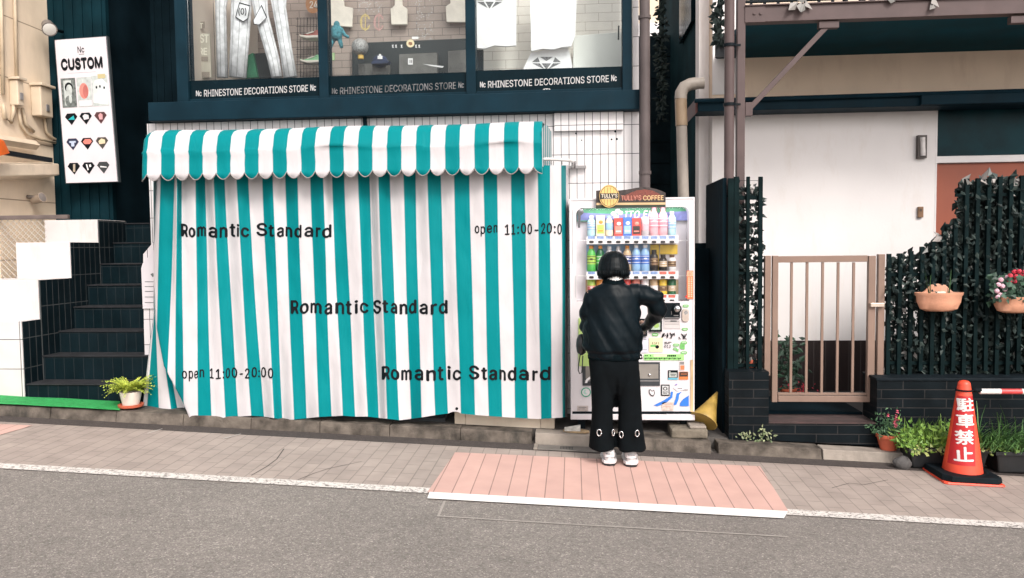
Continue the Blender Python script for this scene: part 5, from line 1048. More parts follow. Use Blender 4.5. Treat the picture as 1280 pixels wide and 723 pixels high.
b = MB(); b.tube([B(766.7, 353.5, -.012), B(766.7, 350.5, -.014), B(766.8, 348.6, -.012)], [(14.2 * S, .078), (13 * S, .071), (11.6 * S, .065)], 24, caps=False); b.build('collar_rib', mat('black_rib', (.003, .007, .009)), jk, True)
# --- wide trousers
TR = mat('black_crepe', (.0030, .0048, .006), .9, .2, 8, spec=.1)
b = MB()
b.skin([b.ring(B(c, y, 0), h * S, ry, Vector((1, 0, 0)), Vector((0, 1, 0)), 28) for y, c, h, ry in ((440, 767.5, 30, .11), (452, 767, 31, .117), (466, 768, 30.5, .117), (480, 768.5, 27, .105), (492, 769, 20, .08), (498, 769.2, 8, .04))])
for sg in (-1, 1):
    rows = [(448, 752.5, 781.5, 14.5, .10), (466, 753.2, 783.5, 15.8, .110), (490, 753.8, 785.4, 15.3, .105), (515, 753.9, 786.6, 15.1, .10), (535, 753.4, 787.2, 15.6, .105), (550, 753.6, 788, 17, .115), (560, 753.4, 789.0, 18, .125)]
    b.skin([b.ring(B(l if sg < 0 else r, y + (1.2 if sg > 0 else 0) * (y > 530), 0), h * S, ry, Vector((1, 0, 0)), Vector((0, 1, 0)), 26) for y, l, r, h, ry in rows])
def trd(v):
    u = v - B(769.8, 500); below = max(0, min(1, (B(0, 468).z - v.z) / .08)); return -.020 * below * math.exp(-(u.x / .013) ** 2) + .006 * noise.noise(Vector((u.x * 13, u.y * 9, u.z * 2.2))) + .004 * math.sin(u.x * 40 + 2 * noise.noise(v * 5)) * max(0, min(1, (B(0, 470).z - v.z) / .3))
tb = voxel(b, .008, 7, trd)
for v in tb.bm.verts:
    if v.co.z < B(0, 556.5).z: v.co.z += .010 * noise.noise(Vector((v.co.x * 30, v.co.y * 30, 0)))
tr = tb.build('trousers', TR, person, True, fixn=False)
for gx, gy, rx, aim in ((749, 541, 2.3, -.15), (766.6, 541, 1.3, .75), (776.6, 543.5, 2.0, -.45), (796.5, 542, 2.1, .35)):
    b = MB(); ry_ = -.128 + abs(aim) * .03; c = Bd(gx, gy, ry_); rr0 = 3.9 * S; u = Vector((1, -aim * -.6, 0)).normalized()
    pts = [c + u * (math.cos(R(a)) * rx * S * 1.15) + Vector((0, 0, 1)) * math.sin(R(a)) * rr0 for a in range(0, 361, 20)]
    b.tube(pts, .0042, 6); b.build('grommet', CHROME, tr, True)
# --- sneakers
SH = mat('white_sneaker', (.74, .72, .72), .5, .08, 30, bump=.2, bscale=80); SO = mat('black_sole', (.012, .013, .016), .6)
for fx, fy in ((761.5, 577.5), (788.5, 578)):
    g0 = B(fx, fy, -.055); gzl = gz(g0.x, 5.86) + .009
    L_ = lambda x, y, z: Vector((g0.x + x * 1.22, g0.y + y * 1.1, gzl + z * 1.12))
    b = MB(); b.skin([b.ring(L_(0, y, z), rx, rz, Vector((1, 0, 0)), Vector((0, 0, 1)), 18) for y, z, rx, rz in ((-.012, .055, .012, .018), (0, .058, .034, .04), (.03, .064, .043, .055), (.08, .062, .045, .056), (.14, .05, .046, .042), (.2, .038, .045, .03), (.24, .032, .034, .022), (.255, .03, .012, .012))])
    up = voxel(b, .005, 3).build('shoe', SH, person, True, fixn=False)
    b = MB(); o_ = [(-.034, -.006), (-.046, .04), (-.044, .1), (-.05, .18), (-.04, .24), (0, .262), (.04, .24), (.05, .18), (.044, .1), (.046, .04), (.034, -.006), (0, -.018)]
    def sol(z0, z1, k, mi):
        A = [b.bm.verts.new(L_(x * k, y, z0)) for x, y in o_]; B2 = [b.bm.verts.new(L_(x * k, y, z1)) for x, y in o_]
        b.bm.faces.new(A).material_index = mi; b.bm.faces.new(B2[::-1]).material_index = mi
        for i in range(12): b.bm.faces.new([A[i], A[(i + 1) % 12], B2[(i + 1) % 12], B2[i]]).material_index = mi
    sol(.0, .014, .92, 0); sol(.0142, .034, 1.0, 1)
    b.build('sole', [SO, SH], up, bevel=.003)
    b = MB(); b.tube([L_(-.03, .01, .052), L_(-.018, -.010, .054), L_(.018, -.010, .054), L_(.03, .01, .052)], .0035, 6); b.tube([L_(-.02, -.004, .078), L_(0, -.012, .08), L_(.02, -.004, .078)], .003, 6); b.build('trim', mat('grey_trim', (.20, .20, .21), .5), up, True)
# bag at the left side
bag = thing('handbag', 'small black handbag with a hanging loop strap held at the left side', 'handbag', Bd(727, 445, .1))
b = MB(); b.lathe(Bd(727, 444, .1), [(.012, 0), (.036, .02), (.045, .07), (.04, .12), (.022, .155), (.01, .16)], 16, sx=.95, sy=1.2); b.build('pouch', mat('black_leather', (.012, .015, .017), .4, .2, 12), bag, True)
b = MB(); b.tube([Bd(727, 436, .06), Bd(725, 445, .06), Bd(723.4, 455, .06), Bd(722.8, 463, .06), Bd(724.5, 467.5, .06), Bd(727.2, 466, .06), Bd(728, 456, .06), Bd(728.6, 445, .06)], .0042, 6); b.build('strap', mat('black_leather', (.012, .015, .017)), bag, True)
t = thing('key_charm', 'black and white charm dangling at the right jacket hem', 'charm', Bd(801, 449, .12))
b = MB(); b.ball(Bd(801, 446, .12), (.016, .012, .022), 10, 8); b.build('charm', BLACK, t, True)
b = MB(); b.tube([Bd(803.5, 449, .10), Bd(803, 443.5, .10), Bd(800, 441.5, .1)], .004, 6); b.ball(Bd(800.5, 446.5, .1), (.007, .006, .008), 8, 6); b.build('ring', WHITE, t, True)

# ================================================================== bits around the machine
t = thing('slipper', 'worn pale slipper lying on the kerb under the machine corner', 'slipper', P(721, 542, 6.3))
c = P(721, 541, 6.36); zk = gz(c.x) + .10; b = MB()
o2 = [(-.115, .02), (-.09, .045), (-.03, .05), (.05, .045), (.10, .02), (.105, -.01), (.07, -.035), (0, -.04), (-.07, -.03), (-.11, -.01)]
def slab(pts, z0, z1, mi=0):
    ca, sa = math.cos(-.15), math.sin(-.15); n = len(pts); q_ = [(x * ca - y * sa, x * sa + y * ca) for x, y in pts]
    A = [b.bm.verts.new((c.x + x, c.y + .03 + y, zk + z0)) for x, y in q_]; B2 = [b.bm.verts.new((c.x + x, c.y + .03 + y, zk + z1)) for x, y in q_]
    b.bm.faces.new(A[::-1]).material_index = mi; b.bm.faces.new(B2).material_index = mi
    for i in range(n): b.bm.faces.new([A[i], B2[i], B2[(i + 1) % n], A[(i + 1) % n]]).material_index = mi
slab(o2, 0, .016); b.build('sole', mat('tan_rubber', (.42, .30, .17), .7, .15, 20), t, bevel=.003)
b = MB(); b.grid(lambda u, v: Vector((c.x - .10 + .13 * u, c.y + .03 - .045 + .09 * v + .012, zk + .016 + .045 * math.sin(math.pi * v) * (.5 + .5 * u))), 8, 8); b.build('upper', mat('pale_canvas', (.55, .52, .46), .8, .2, 25), t, True)
t = thing('concrete_block', 'mossy concrete block on the kerb right of the machine foot', 'block', P(862, 548, 6.45))
MOSSC = mat('mossy_concrete', (.20, .17, .13), .95, .3, 9, bump=.8, bscale=40, grime=.8, gcol=(.045, .05, .03))
b = MB(); x0_, x1_ = P(839, 545, 6.36).x, P(885, 545, 6.36).x; b.box(x0_, x1_, 6.36, 6.62, gz(.9) + .10, P(862, 537, 6.36).z); b.build('block', MOSSC, t, bevel=.014)
b = MB(); b.box(x0_ + .15, x1_ - .01, 6.38, 6.6, P(862, 537, 6.36).z + .001, P(862, 533.5, 6.36).z); b.build('slab', KERBL, t, bevel=.006)
t = thing('tipped_cone', 'faded yellow plastic cone tipped over against the dark fence', 'cone', P(880, 525, 6.5))
ap, bc = P(896.5, 490.5, 6.66), P(879.5, 525.5, 6.5); ax = (ap - bc).normalized(); u_ = ax.cross(Vector((0, 1, 0))).normalized(); v_ = u_.cross(ax)
YEL = mat('faded_yellow_plastic', (.36, .235, .05), .5, .2, 10, grime=.35, gcol=(.2, .13, .05))
b = MB(); b.skin([b.ring(bc, .105, .105, u_, v_, 24), b.ring(bc + ax * .012, .104, .104, u_, v_, 24), b.ring(bc.lerp(ap, .5), .055, .055, u_, v_, 24), b.ring(ap, .008, .008, u_, v_, 24)]); b.build('shell', YEL, t, 'auto')
b = MB(); b.skin([b.ring(bc - ax * .012, .118, .118, u_, v_, 24), b.ring(bc - ax * .001, .118, .118, u_, v_, 24)]); b.build('rim', YEL, t, 'auto')

# ================================================================== alley between the buildings
t = thing('alley_fence', 'dark boarded fence closing the narrow alley behind the machine', 'fence', (1.1, 11.5, 0))
b = MB(); z1 = P(815, 44, 11.5).z
for k in range(16): b.box(.3, 2.4, 11.5, 11.53, -.2 + (z1 + .2) * k / 16, -.2 + (z1 + .2) * (k + 1) / 16 - .012)
b.box(.3, 2.4, 11.531, 11.55, -.2, z1 - .02)
b.build('boards', mat('dark_boards', (.010, .020, .025), .7, .25, 5, spec=.05), t)
t = thing('far_house', 'cream far house glimpsed above the dark alley fence', 'house', (1.5, 16, 0))
b = MB(); b.box(.4, 4, 16, 18, -.5, 12); b.build('wall', CREAM, t)
b = MB(); b.box(.4, 4, 15.8, 15.99, P(815, 45, 15.8).z - .6, P(815, 29, 15.8).z); b.build('canopy', WHITE, t)
def leafcloud(mb, n, fn, size, r_, droop=.3, mi=0, wide=.6):
    for _ in range(n):
        c, nrm = fn(r_); l = size * r_.uniform(.6, 1.25); d = Vector((r_.uniform(-1, 1), r_.uniform(-1, 1), r_.uniform(-1, 1) - droop)); d = (d - nrm * d.dot(nrm) * .8).normalized(); s_ = d.cross(nrm).normalized() * (l * wide * .5)
        f = nrm.normalized() * l * .16
        v0, v1, v2, v3 = (mb.bm.verts.new(p) for p in (c, c + d * l * .4 + s_ - f, c + d * l, c + d * l * .4 - s_ - f))
        a = mb.bm.faces.new([v0, v1, v2]); e = mb.bm.faces.new([v0, v2, v3]); a.material_index = e.material_index = mi
IVY = mat('ivy_leaf', (.034, .048, .043), .5, .3, 10, island=1, c2=(.004, .010, .011), spec=.15)
IVYP = mat('pale_ivy_leaf', (.34, .31, .29), .5, .3, 10, island=1, c2=(.08, .09, .085))
ra = random.Random(11)
b = MB(); leafcloud(b, 260, lambda r: (P(826 + r.uniform(-4, 5), r.uniform(-30, 150), 10.6), Vector((r.uniform(-.6, .6), -1, r.uniform(-.2, .8)))), .09, ra)
b.tube([P(829, 150, 10.65), P(828, 60, 10.65), P(830, -30, 10.65)], .012, 6); tag(b.build('ivy', IVY), 'dark ivy climbing in the alley beside the brown drainpipe', 'ivy')
PIPEB = mat('brown_pipe', (.105, .085, .083), .45, .12, 6, grime=.25, gcol=(.065, .055, .052), spec=.2)
t = thing('drainpipe', 'brown drainpipe running straight down the shop corner', 'drainpipe', P(806, 250, 6.95))
b = MB(); xx = P(806, 120, 6.92).x; b.tube([(xx, 6.92, -.0), (xx, 6.92, 6)], .045, 16); b.build('pipe', PIPEB, t, 'auto')
for py in (22, 216): b = MB(); z = P(806, py, 6.92).z; b.tube([(xx, 6.92, z - .014), (xx, 6.92, z + .014)], .054, 16); b.box(xx - .008, xx + .008, 6.9, 7.1, z - .01, z + .01); b.build('clamp', PIPEB, t)
t = thing('elbow_pipe', 'beige elbow drainpipe coming out of the dark house side wall', 'drainpipe', P(854, 250, 8.0))
PBG = mat('grey_beige_pipe', (.42, .37, .32), .5, .1, 5, grime=.25, gcol=(.25, .2, .16)); PBT = mat('tan_pipe', (.40, .29, .19), .5, .1, 5)
q = lambda x, y: P(x, y, 7.9)
b = MB(); b.tube([q(856.5, 330), q(852, 158)], .053, 16); b.build('pipe', PBG, t, 'auto')
b = MB(); b.tube([q(852, 157.5), q(851, 124)], .058, 16); b.build('pipe', PBT, t, 'auto')
b = MB(); b.tube([q(851, 124), q(851.5, 116), q(855.5, 109), q(863, 105.5), q(870, 104.5)], .060, 16); b.build('elbow', PBG, t, 'auto')
b = MB(); b.tube([q(868, 104.7), q(880, 104.0)], .055, 16); b.build('pipe', PBG, t, 'auto')

# ================================================================== right house
Yh_ = 8.1
house = thing('house', 'white rendered house with tan upper band and orange door behind the slat fence', 'house', (3, 9, 0))
HW = mat('house_white', (.80, .765, .75), .7, .03, 1.6, bump=.08, bscale=40, grime=.38, gcol=(.62, .54, .47))
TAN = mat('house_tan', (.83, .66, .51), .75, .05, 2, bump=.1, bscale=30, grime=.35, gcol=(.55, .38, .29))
hx0 = P(890, 250, Yh_).x; hxd = P(1168, 250, Yh_).x
zE = P(1000, 137, Yh_).z; zF = P(1000, 499, Yh_).z; zW = P(1030, 426, Yh_).z
b = MB(); b.box(hx0, hxd, Yh_, 8.4, zW + .002, zE); b.build('wall', HW, house)
WS = tiles('brown_wainscot', (.014, .007, .007), (.018, .009, .008), (.05, .04, .038), .115, 3, .004, 0, 'XZ', (0, 0), .5, .4, .15)
b = MB(); b.box(hx0, hxd, Yh_ - .012, 8.4, -.4, zW); b.build('wainscot', WS, house)
b = MB(); b.box(P(873, 200, 8.3).x, hx0 - .002, 8.28, 8.5, P(880, 304, 8.3).z, 4.4); b.build('return_wall', HW, house)
b = MB(); b.box(P(872, 400, 8.27).x, hx0 - .002, 8.27, 8.5, -.4, P(880, 304, 8.3).z - .002); b.build('lower_panel', DARKW, house)
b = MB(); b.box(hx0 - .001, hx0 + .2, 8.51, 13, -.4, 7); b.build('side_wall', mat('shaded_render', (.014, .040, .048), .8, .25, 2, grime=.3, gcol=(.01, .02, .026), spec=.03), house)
b = MB(); q4 = [P(855, 0, 9.3), P(868, 0, 9.3)]; b.box(hx0 - .05, hx0 - .002, 9.2, 10.2, P(860, 30, 9.3).z, 6); b.build('side_window', BAND, house, bevel=.004)
# upper band and eave
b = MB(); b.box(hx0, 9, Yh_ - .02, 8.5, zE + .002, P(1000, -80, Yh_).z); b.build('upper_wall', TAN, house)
b = MB(); b.box(hx0 - .001, P(931, 60, Yh_ - .03).x, Yh_ - .028, 8.0999, P(912, 120, Yh_).z + .01, 7); b.build('corner_wall', HW, house)
ze0, ze1 = P(1000, 136.5, 7.78).z, P(1000, 120, 7.78).z
b = MB(); b.box(P(872, 130, 7.8).x, 9, 7.78, Yh_ - .022, ze0, ze1); b.build('eave', NAVY, house, bevel=.006)
b = MB(); b.box(P(1152, 125, 7.73).x, 9, 7.73, 7.778, ze0 + .004, ze1 - .03); b.build('fascia', NAVY, house, bevel=.004)
b = MB(); b.tube([(P(868, 130, 7.74).x, 7.74, ze1 - .03), (9, 7.74, ze1 + .012)], .02, 8); b.build('gutter', NAVY, house)
b = MB(); b.hexa([(P(872, 130, 7.8).x - .02, 7.8, ze0 - .02), (P(872, 130, 7.8).x, 7.8, ze0), (P(872, 130, 7.8).x, 8.6, ze0), (P(872, 130, 7.8).x - .02, 8.6, ze0 - .02), (P(872, 130, 7.8).x - .02, 7.8, ze1), (P(872, 130, 7.8).x, 7.8, ze1), (P(872, 130, 7.8).x, 8.6, ze1), (P(872, 130, 7.8).x - .02, 8.6, ze1)]); b.build('barge_board', mat('red_brown_wood', (.10, .03, .025), .6), house)
# door bay
FRM = mat('white_door_frame', (.74, .71, .70), .4, .04, 4)
zdt = P(1224, 200, Yh_).z; zl = P(1224, 195, Yh_).z
b = MB(); b.box(hxd + .001, hxd + .02, Yh_ + .0, 8.4, -.2, zE); b.box(hxd + .021, 4.85, Yh_ + .01, 8.3, P(1224, 203, Yh_).z, P(1224, 194.5, Yh_).z); b.box(4.851, 4.9, Yh_, 8.4, -.2, zE); b.build('door_frame', FRM, house, bevel=.003)
b = MB(); b.box(hxd + .021, 4.85, Yh_ + .05, Yh_ + .09, -.2, P(1224, 203.5, Yh_).z); b.build('door', mat('orange_door', (.32, .085, .045), .6, .08, 2, grime=.2, gcol=(.2, .06, .04)), house)
b = MB(); b.box(4.901, 9, Yh_, 8.4, -.4, zE); b.build('wall', HW, house)
b = MB(); b.box(hxd - .015, 4.85, Yh_ + .03, Yh_ + .06, P(1224, 194, Yh_).z, zE); b.build('transom_window', mat('teal_dark_glass', (.004, .034, .044), .3, .3, 3, spec=.08), house)
b = MB(); b.box(hx0, 9, 6.78, 8.07, -.4, .16); struct(b.build('yard_floor', mat('yard_concrete', (.045, .045, .045), .85, .25, 4)))
t = thing('wall_lamp', 'slim framed wall lamp with frosted tube beside the orange door', 'lamp', P(1153, 198, Yh_))
b = MB(); b.pbox(1147.5, 169, 1159, 198, Yh_ - .05, .048); b.build('back_plate', mat('dark_bronze', (.05, .035, .03), .4, .15, 8), t, bevel=.004)
b = MB(); b.tube([P(1153.8, 195, Yh_ - .055), P(1153.2, 172, Yh_ - .055)], .024, 14); b.build('diffuser', mat('frosted_glass', (.72, .68, .66), .2, .1, 20), t, 'auto')
t = thing('doorbell', 'small brown doorbell box on the white wall', 'doorbell', P(1151, 272, Yh_))
b = MB(); b.pbox(1148, 258.5, 1154.5, 272, Yh_ - .03, .028); b.build('box', mat('brown_plastic', (.22, .12, .06), .5, .1, 9), t, bevel=.004)
b = MB(); b.pbox(1150, 261, 1152.5, 264.5, Yh_ - .034, .004); b.build('button', mat('dark_button2', (.08, .05, .035)), t)
# ---- balcony: beam, soffit, post, brace
bal = thing('balcony', 'brown steel framed balcony with diagonal brace over the house front', 'balcony', P(926, 225, 6.75))
STB = mat('brown_steel', (.105, .076, .074), .5, .1, 5, grime=.25, gcol=(.08, .05, .045), spec=.2)
Yb = 6.75; zb0, zb1 = P(1100, 22.5, Yb).z, P(1100, 1, Yb).z
xb0 = P(931, 15, Yb).x
b = MB(); b.box(xb0, 9, Yb, Yb + .1, zb0, zb1 - .012); b.box(xb0, 9, Yb - .02, Yb + .12, zb1 - .011, zb1); b.build('beam', STB, bal, bevel=.003)
b = MB(); b.box(xb0 + .001, P(956, 15, Yb).x, Yb - .008, Yb - .0005, zb0 - .003, zb1 - .014); b.build('joint_plate', STB, bal)
for px in (943, 951): b = MB(); c = P(px, 17, Yb - .008); b.tube([c, c + Vector((0, -.01, 0))], .012, 8); b.build('bolt', STB, bal)
b = MB(); b.box(xb0 + .002, 9, Yb + .13, Yh_ - .03, zb0 + .01, zb0 + .05); b.build('soffit', mat('navy_soffit', (.007, .055, .075), .7, .15, 3, spec=.05), bal)
b = MB(); xp0, xp1 = P(921.5, 120, Yb).x, P(931.5, 120, Yb).x; b.box(xp0, xp1, Yb + .0, Yb + .07, 0, 6); b.build('post', STB, bal, bevel=.004)
b = MB(); A, C_ = P(936, 137, Yb + .03), P(1034, 33, Yb + .03); d = (C_ - A).normalized(); n_ = Vector((-d.z, 0, d.x)) * .021
b.hexa([A - n_, A - n_ + Vector((0, .05, 0)), C_ - n_ + Vector((0, .05, 0)), C_ - n_, A + n_, A + n_ + Vector((0, .05, 0)), C_ + n_ + Vector((0, .05, 0)), C_ + n_]); b.build('brace', STB, bal, bevel=.003)
b = MB(); b.pbox(931.7, 128, 941, 145, Yb + .02, .06); b.build('brace_foot', STB, bal, bevel=.003)
b = MB(); b.pbox(1024, 26.5, 1049, 35, Yb + .02, .06); b.build('brace_head', STB, bal, bevel=.003)
b = MB(); b.pbox(1264, 19.5, 1300, 28.5, Yb + .02, .06); b.build('brace_head', STB, bal, bevel=.003)
b = MB()
for k in range(40): x = xb0 + .05 + k * .11; b.box(x, x + .02, Yb + .03, Yb + .05, zb1 + .001, zb1 + 1.0)
b.box(xb0, 9, Yb + .025, Yb + .055, zb1 + .03, zb1 + .05); b.build('railing_bars', BLACK, bal)
b = MB()
def balf(r):
    if r.random() < .3: return P(r.uniform(893, 903), r.uniform(0, 52), 6.95 + r.uniform(-.1, .1)), Vector((r.uniform(-1, .4), -1, r.uniform(0, .6)))
    return P(r.uniform(935, 1280), r.uniform(-25, -3), Yb + r.uniform(.03, .1)), Vector((r.uniform(-.5, .5), -1, r.uniform(-.2, .8)))
leafcloud(b, 240, balf, .075, ra, .5); leafcloud(b, 10, lambda r: (P(r.choice([998, 1002, 1006, 950, 1120, 1170, 1085]) + r.uniform(-5, 5), r.uniform(-6, 4), Yb - .03), Vector((r.uniform(-.6, .6), -1, .3))), .10, ra, .5, 1)
for k in range(3): b.tube([P(897, 60, 6.97), P(899 + k, 30, 6.95), P(904, -10, 6.95)], .006, 5)
tag(b.build('ivy', [IVY, IVYP]), 'dark ivy with a few pale leaves trailing over the balcony rail', 'ivy')
b = MB(); b.pbox(895, 42, 906, 71, 6.98, .05); tag(b.build('wall_plate', mat('dark_slate', (.04, .045, .05), .7)), 'dark square plate under the ivy on the house corner', 'plate')
t = thing('downpipe', 'brown round downpipe standing beside the balcony post', 'drainpipe', P(912, 225, 6.72))
b = MB(); xx = P(911.5, 120, 6.72).x; b.tube([(xx, 6.72, 0), (xx, 6.72, 6)], .041, 16); b.build('pipe', STB, t, 'auto')
for py in (57, 131): b = MB(); z = P(912, py, 6.72).z; b.tube([(xx, 6.72, z - .012), (xx, 6.72, z + .012)], .05, 16); b.box(xx, xp0 + .02, 6.71, 6.73, z - .008, z + .008); b.build('clamp', BLACK, t)

# ---- brick plinth walls, steps and gate
BRK = tiles('black_bricks', (.0045, .0075, .0095), (.007, .010, .012), (.030, .029, .029), .335, .0735, .004, .5, 'XZ', (1.62, P(1000, 476, 6.45).z + .0025), .5, .6, .3, .25, (.012, .015, .017), spec=.06)
BRKC = mat('black_brick_cap', (.010, .015, .019), .6, .2, 9, spec=.08)
def wall_label(name, lab): return thing(name, lab, 'wall', (0, 6.6, 0))
zt = P(1180, 476, 6.45).z; xa, xb = P(1096, 510, 6.45).x, 9
t = thing('brick_plinth', 'long low black brick plinth under the right slat fence', 'wall', (3, 6.6, -.1))
b = MB(); b.box(xa, xb, 6.45, 6.75, -.6, zt - .002); b.build('bricks', BRK, t)
b = MB(); b.box(xa - .01, xb, 6.44, 6.76, zt - .001, zt + .022); b.build('coping', BRKC, t, bevel=.004)
t = thing('brick_plinth', 'short black brick pier between the narrow fence and the gate', 'wall', (1.7, 6.6, -.1))
b = MB(); zt2 = P(936, 465, 6.45).z; b.box(P(911, 510, 6.45).x, P(961, 510, 6.45).x, 6.45, 6.75, -.5, zt2); b.build('bricks', BRK, t)
t = thing('brick_step', 'black brick step with a reddish tread below the garden gate', 'step', (2.1, 6.6, -.1))
zs = P(1028, 528, 6.46).z
b = MB(); b.box(P(961, 510, 6.45).x + .001, xa - .001, 6.46, 6.9, -.5, zs - .012); b.build('bricks', BRK, t)
b = MB(); b.box(P(961, 510, 6.45).x + .001, xa - .001, 6.455, 6.9, zs - .0115, zs); b.build('tread', mat('red_brown_tread', (.055, .03, .028), .7, .3, 9, grime=.3), t)
b = MB(); g0 = P(961, 510, 6.45).x; b.hexa([(g0, 6.76, zs), (xa, 6.76, zs), (xa, 7.4, zs), (g0, 7.4, zs), (g0, 6.76, P(961, 504, 6.76).z - .06), (xa, 6.76, zs + .02), (xa, 7.4, zs + .02), (g0, 7.4, P(961, 504, 6.76).z - .06)]); b.build('ramp', DARKW, t)
GATE = mat('bronze_gate', (.235, .160, .125), .45, .06, 6, spec=.25)
gt = thing('garden_gate', 'bronze metal garden gate with five vertical bars and side posts', 'gate', P(1028, 503, 6.6))
Yg = 6.60
b = MB(); b.pbox(965.5, 320, 972.5, 503, Yg, .045); b.pbox(1085, 320, 1094, 503, Yg, .045); b.pbox(972.8, 320, 1084.7, 328, Yg + .002, .04); b.pbox(972.8, 495, 1084.7, 502.8, Yg + .002, .04); b.build('frame', GATE, gt, bevel=.003)
b = MB(); b.pbox(972.8, 491.5, 1084.7, 494, Yg + .006, .03); b.build('lower_rail', GATE, gt)
for k in range(5):
    px = 989.2 + 19.35 * k; b = MB(); b.pbox(px - 1.5, 328.2, px + 1.5, 491.3, Yg + .012, .018); b.build('bar', GATE, gt)
b = MB(); b.pbox(956, 320, 963.5, 470, Yg + .005, .05); b.build('post', GATE, gt, bevel=.003)
b = MB(); b.pbox(1097.5, 318, 1105.5, 476, Yg + .005, .05); b.build('post', GATE, gt, bevel=.003)
b = MB(); b.pbox(1088.5, 379, 1106, 384, Yg - .03, .034); b.build('latch', mat('pale_latch', (.55, .46, .38), .4, .1, 9, metal=.4), gt, bevel=.004)
# ---- slat fences with ivy
SLAT = mat('dark_slats', (.005, .0135, .0145), .6, .2, 8, spec=.05)
def slat(mb, px, pt, pbm, Y, w_=4.6, d=.03): mb.pbox(px - w_ / 2, pt, px + w_ / 2, pbm, Y, d)
t = thing('slat_fence', 'long dark slat fence with stepped top right of the gate', 'fence', P(1200, 474, 6.6))
tops = [317.5, 317, 314, 308.5, 302, 289, 273, 223.5, 223, 221.5, 221, 220.5, 219.5, 219, 219, 218.5]
b = MB()
for k in range(27): slat(b, 1111 + 13.75 * k, tops[min(k, 15)], 472 if k < 3 else 470 if k % 3 else 464, Yg, 4.8 if k < 12 else 5.2)
b.build('slats', SLAT, t)
for a_ in ((1108, 340, 1475, 344), (1108, 452, 1475, 456), (1195, 240, 1475, 244)): b = MB(); b.pbox(*a_, Yg + .031, .02); b.build('rail', SLAT, t)
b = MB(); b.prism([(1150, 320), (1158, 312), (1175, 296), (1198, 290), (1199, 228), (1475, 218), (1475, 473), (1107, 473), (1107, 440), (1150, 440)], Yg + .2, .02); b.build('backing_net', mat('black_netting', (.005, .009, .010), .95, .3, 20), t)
b = MB()
for k in range(14): b.tube([P(1108, 322 + 11 * k, Yg + .045), P(1152, 322 + 11 * k, Yg + .045)], .0018, 4)
b.build('wire_grid', BLACK, t)
r2 = random.Random(21)
def topat(px): return interp([(1105, 320), (1150, 316), (1160, 306), (1180, 292), (1194, 280), (1196, 226), (1290, 219)], px)
def ivyf(lo, hi):
    def f(r):
        px = r.uniform(lo, hi); py = r.uniform(topat(px) - 1, 468); return P(px, py, Yg + r.uniform(.04, .15)), Vector((r.uniform(-.8, .8), -1, r.uniform(-.3, .9)))
    return f
b = MB(); leafcloud(b, 2600, ivyf(1152, 1300), .078, r2, .6); leafcloud(b, 2200, ivyf(1300, 1475), .082, r2, .6); leafcloud(b, 560, ivyf(1108, 1152), .068, r2, .6); leafcloud(b, 90, ivyf(1154, 1300), .06, r2, .6, 1); leafcloud(b, 46, ivyf(1108, 1152), .06, r2, .6, 1)
leafcloud(b, 40, lambda r: (P(r.uniform(1150, 1285), 0, Yg + .05) * 0 + P((px := r.uniform(1150, 1285)), topat(px) + r.uniform(-3, 10), Yg + r.uniform(0, .08)), Vector((r.uniform(-.8, .8), -1, r.uniform(0, .9)))), .075, r2, .4, 1)
leafcloud(b, 260, lambda r: (P((px := r.uniform(1109, 1296)), r.uniform(topat(px) + 2, 440), Yg - .012 - r.uniform(0, .02)), Vector((r.uniform(-.6, .6), -1, r.uniform(-.2, .8)))), .05, r2, .6)
for k in range(14): b.tube([P(1112 + 13.75 * k + 4, 468, Yg + .08), P(1112 + 13.75 * k + r2.uniform(-6, 9), 390, Yg + .08), P(1112 + 13.75 * k + r2.uniform(-6, 9), topat(1112 + 13.75 * k) + 8, Yg + .08)], .004, 5)
tag(b.build('ivy', [IVY, IVYP]), 'dense dark ivy filling the long slat fence', 'ivy')
t = thing('slat_fence', 'narrow dark slat fence with side return left of the gate', 'fence', P(930, 465, 6.6))
b = MB()
for px, w_ in ((913.5, 7), (920.5, 6), (935, 4), (950.5, 5)): slat(b, px, 221 if px > 914 else 223, 466, Yg, w_)
b.build('slats', SLAT, t)
for a_ in ((910, 245, 953, 250), (910, 340, 953, 343), (910, 455, 953, 459)): b = MB(); b.pbox(*a_, Yg + .031, .02); b.build('rail', SLAT, t)
b = MB(); xs = P(910, 300, Yg).x; zt_, zb_ = P(910, 222, Yg).z, 0
for k in range(8): y = Yg + .04 + k * .105; b.box(xs - .035, xs - .005, y, y + .1, zb_, zt_)
b.build('return_boards', DARKW, t)
b = MB()
for k in range(22): b.tube([P(922, 226 + 11 * k, Yg + .04), P(953, 226 + 11 * k, Yg + .04)], .0018, 4)
b.build('wire_grid', BLACK, t)
r3 = random.Random(4); b = MB()
def iv2(r): px = r.uniform(915, 952); return P(px, r.betavariate(1.0, 1.0) * 232 + 228, Yg + r.uniform(.04, .12)), Vector((r.uniform(-.8, .8), -1, r.uniform(-.3, .9)))
leafcloud(b, 520, iv2, .066, r3, .6); leafcloud(b, 46, iv2, .06, r3, .6, 1)
b.tube([P(930, 462, Yg + .08), P(926, 380, Yg + .08), P(936, 300, Yg + .08), P(930, 230, Yg + .08)], .005, 6)
tag(b.build('ivy', [IVY, IVYP]), 'thin ivy climbing the narrow slat fence left of the gate', 'ivy')
b = MB(); b.box(.995, P(911, 420, 6.9).x, 7.3, 7.34, -.3, P(880, 304, 8.3).z - .05)
tag(b.build('hoarding', DARKW), 'dark board panel closing the gap right of the vending machine', 'panel')

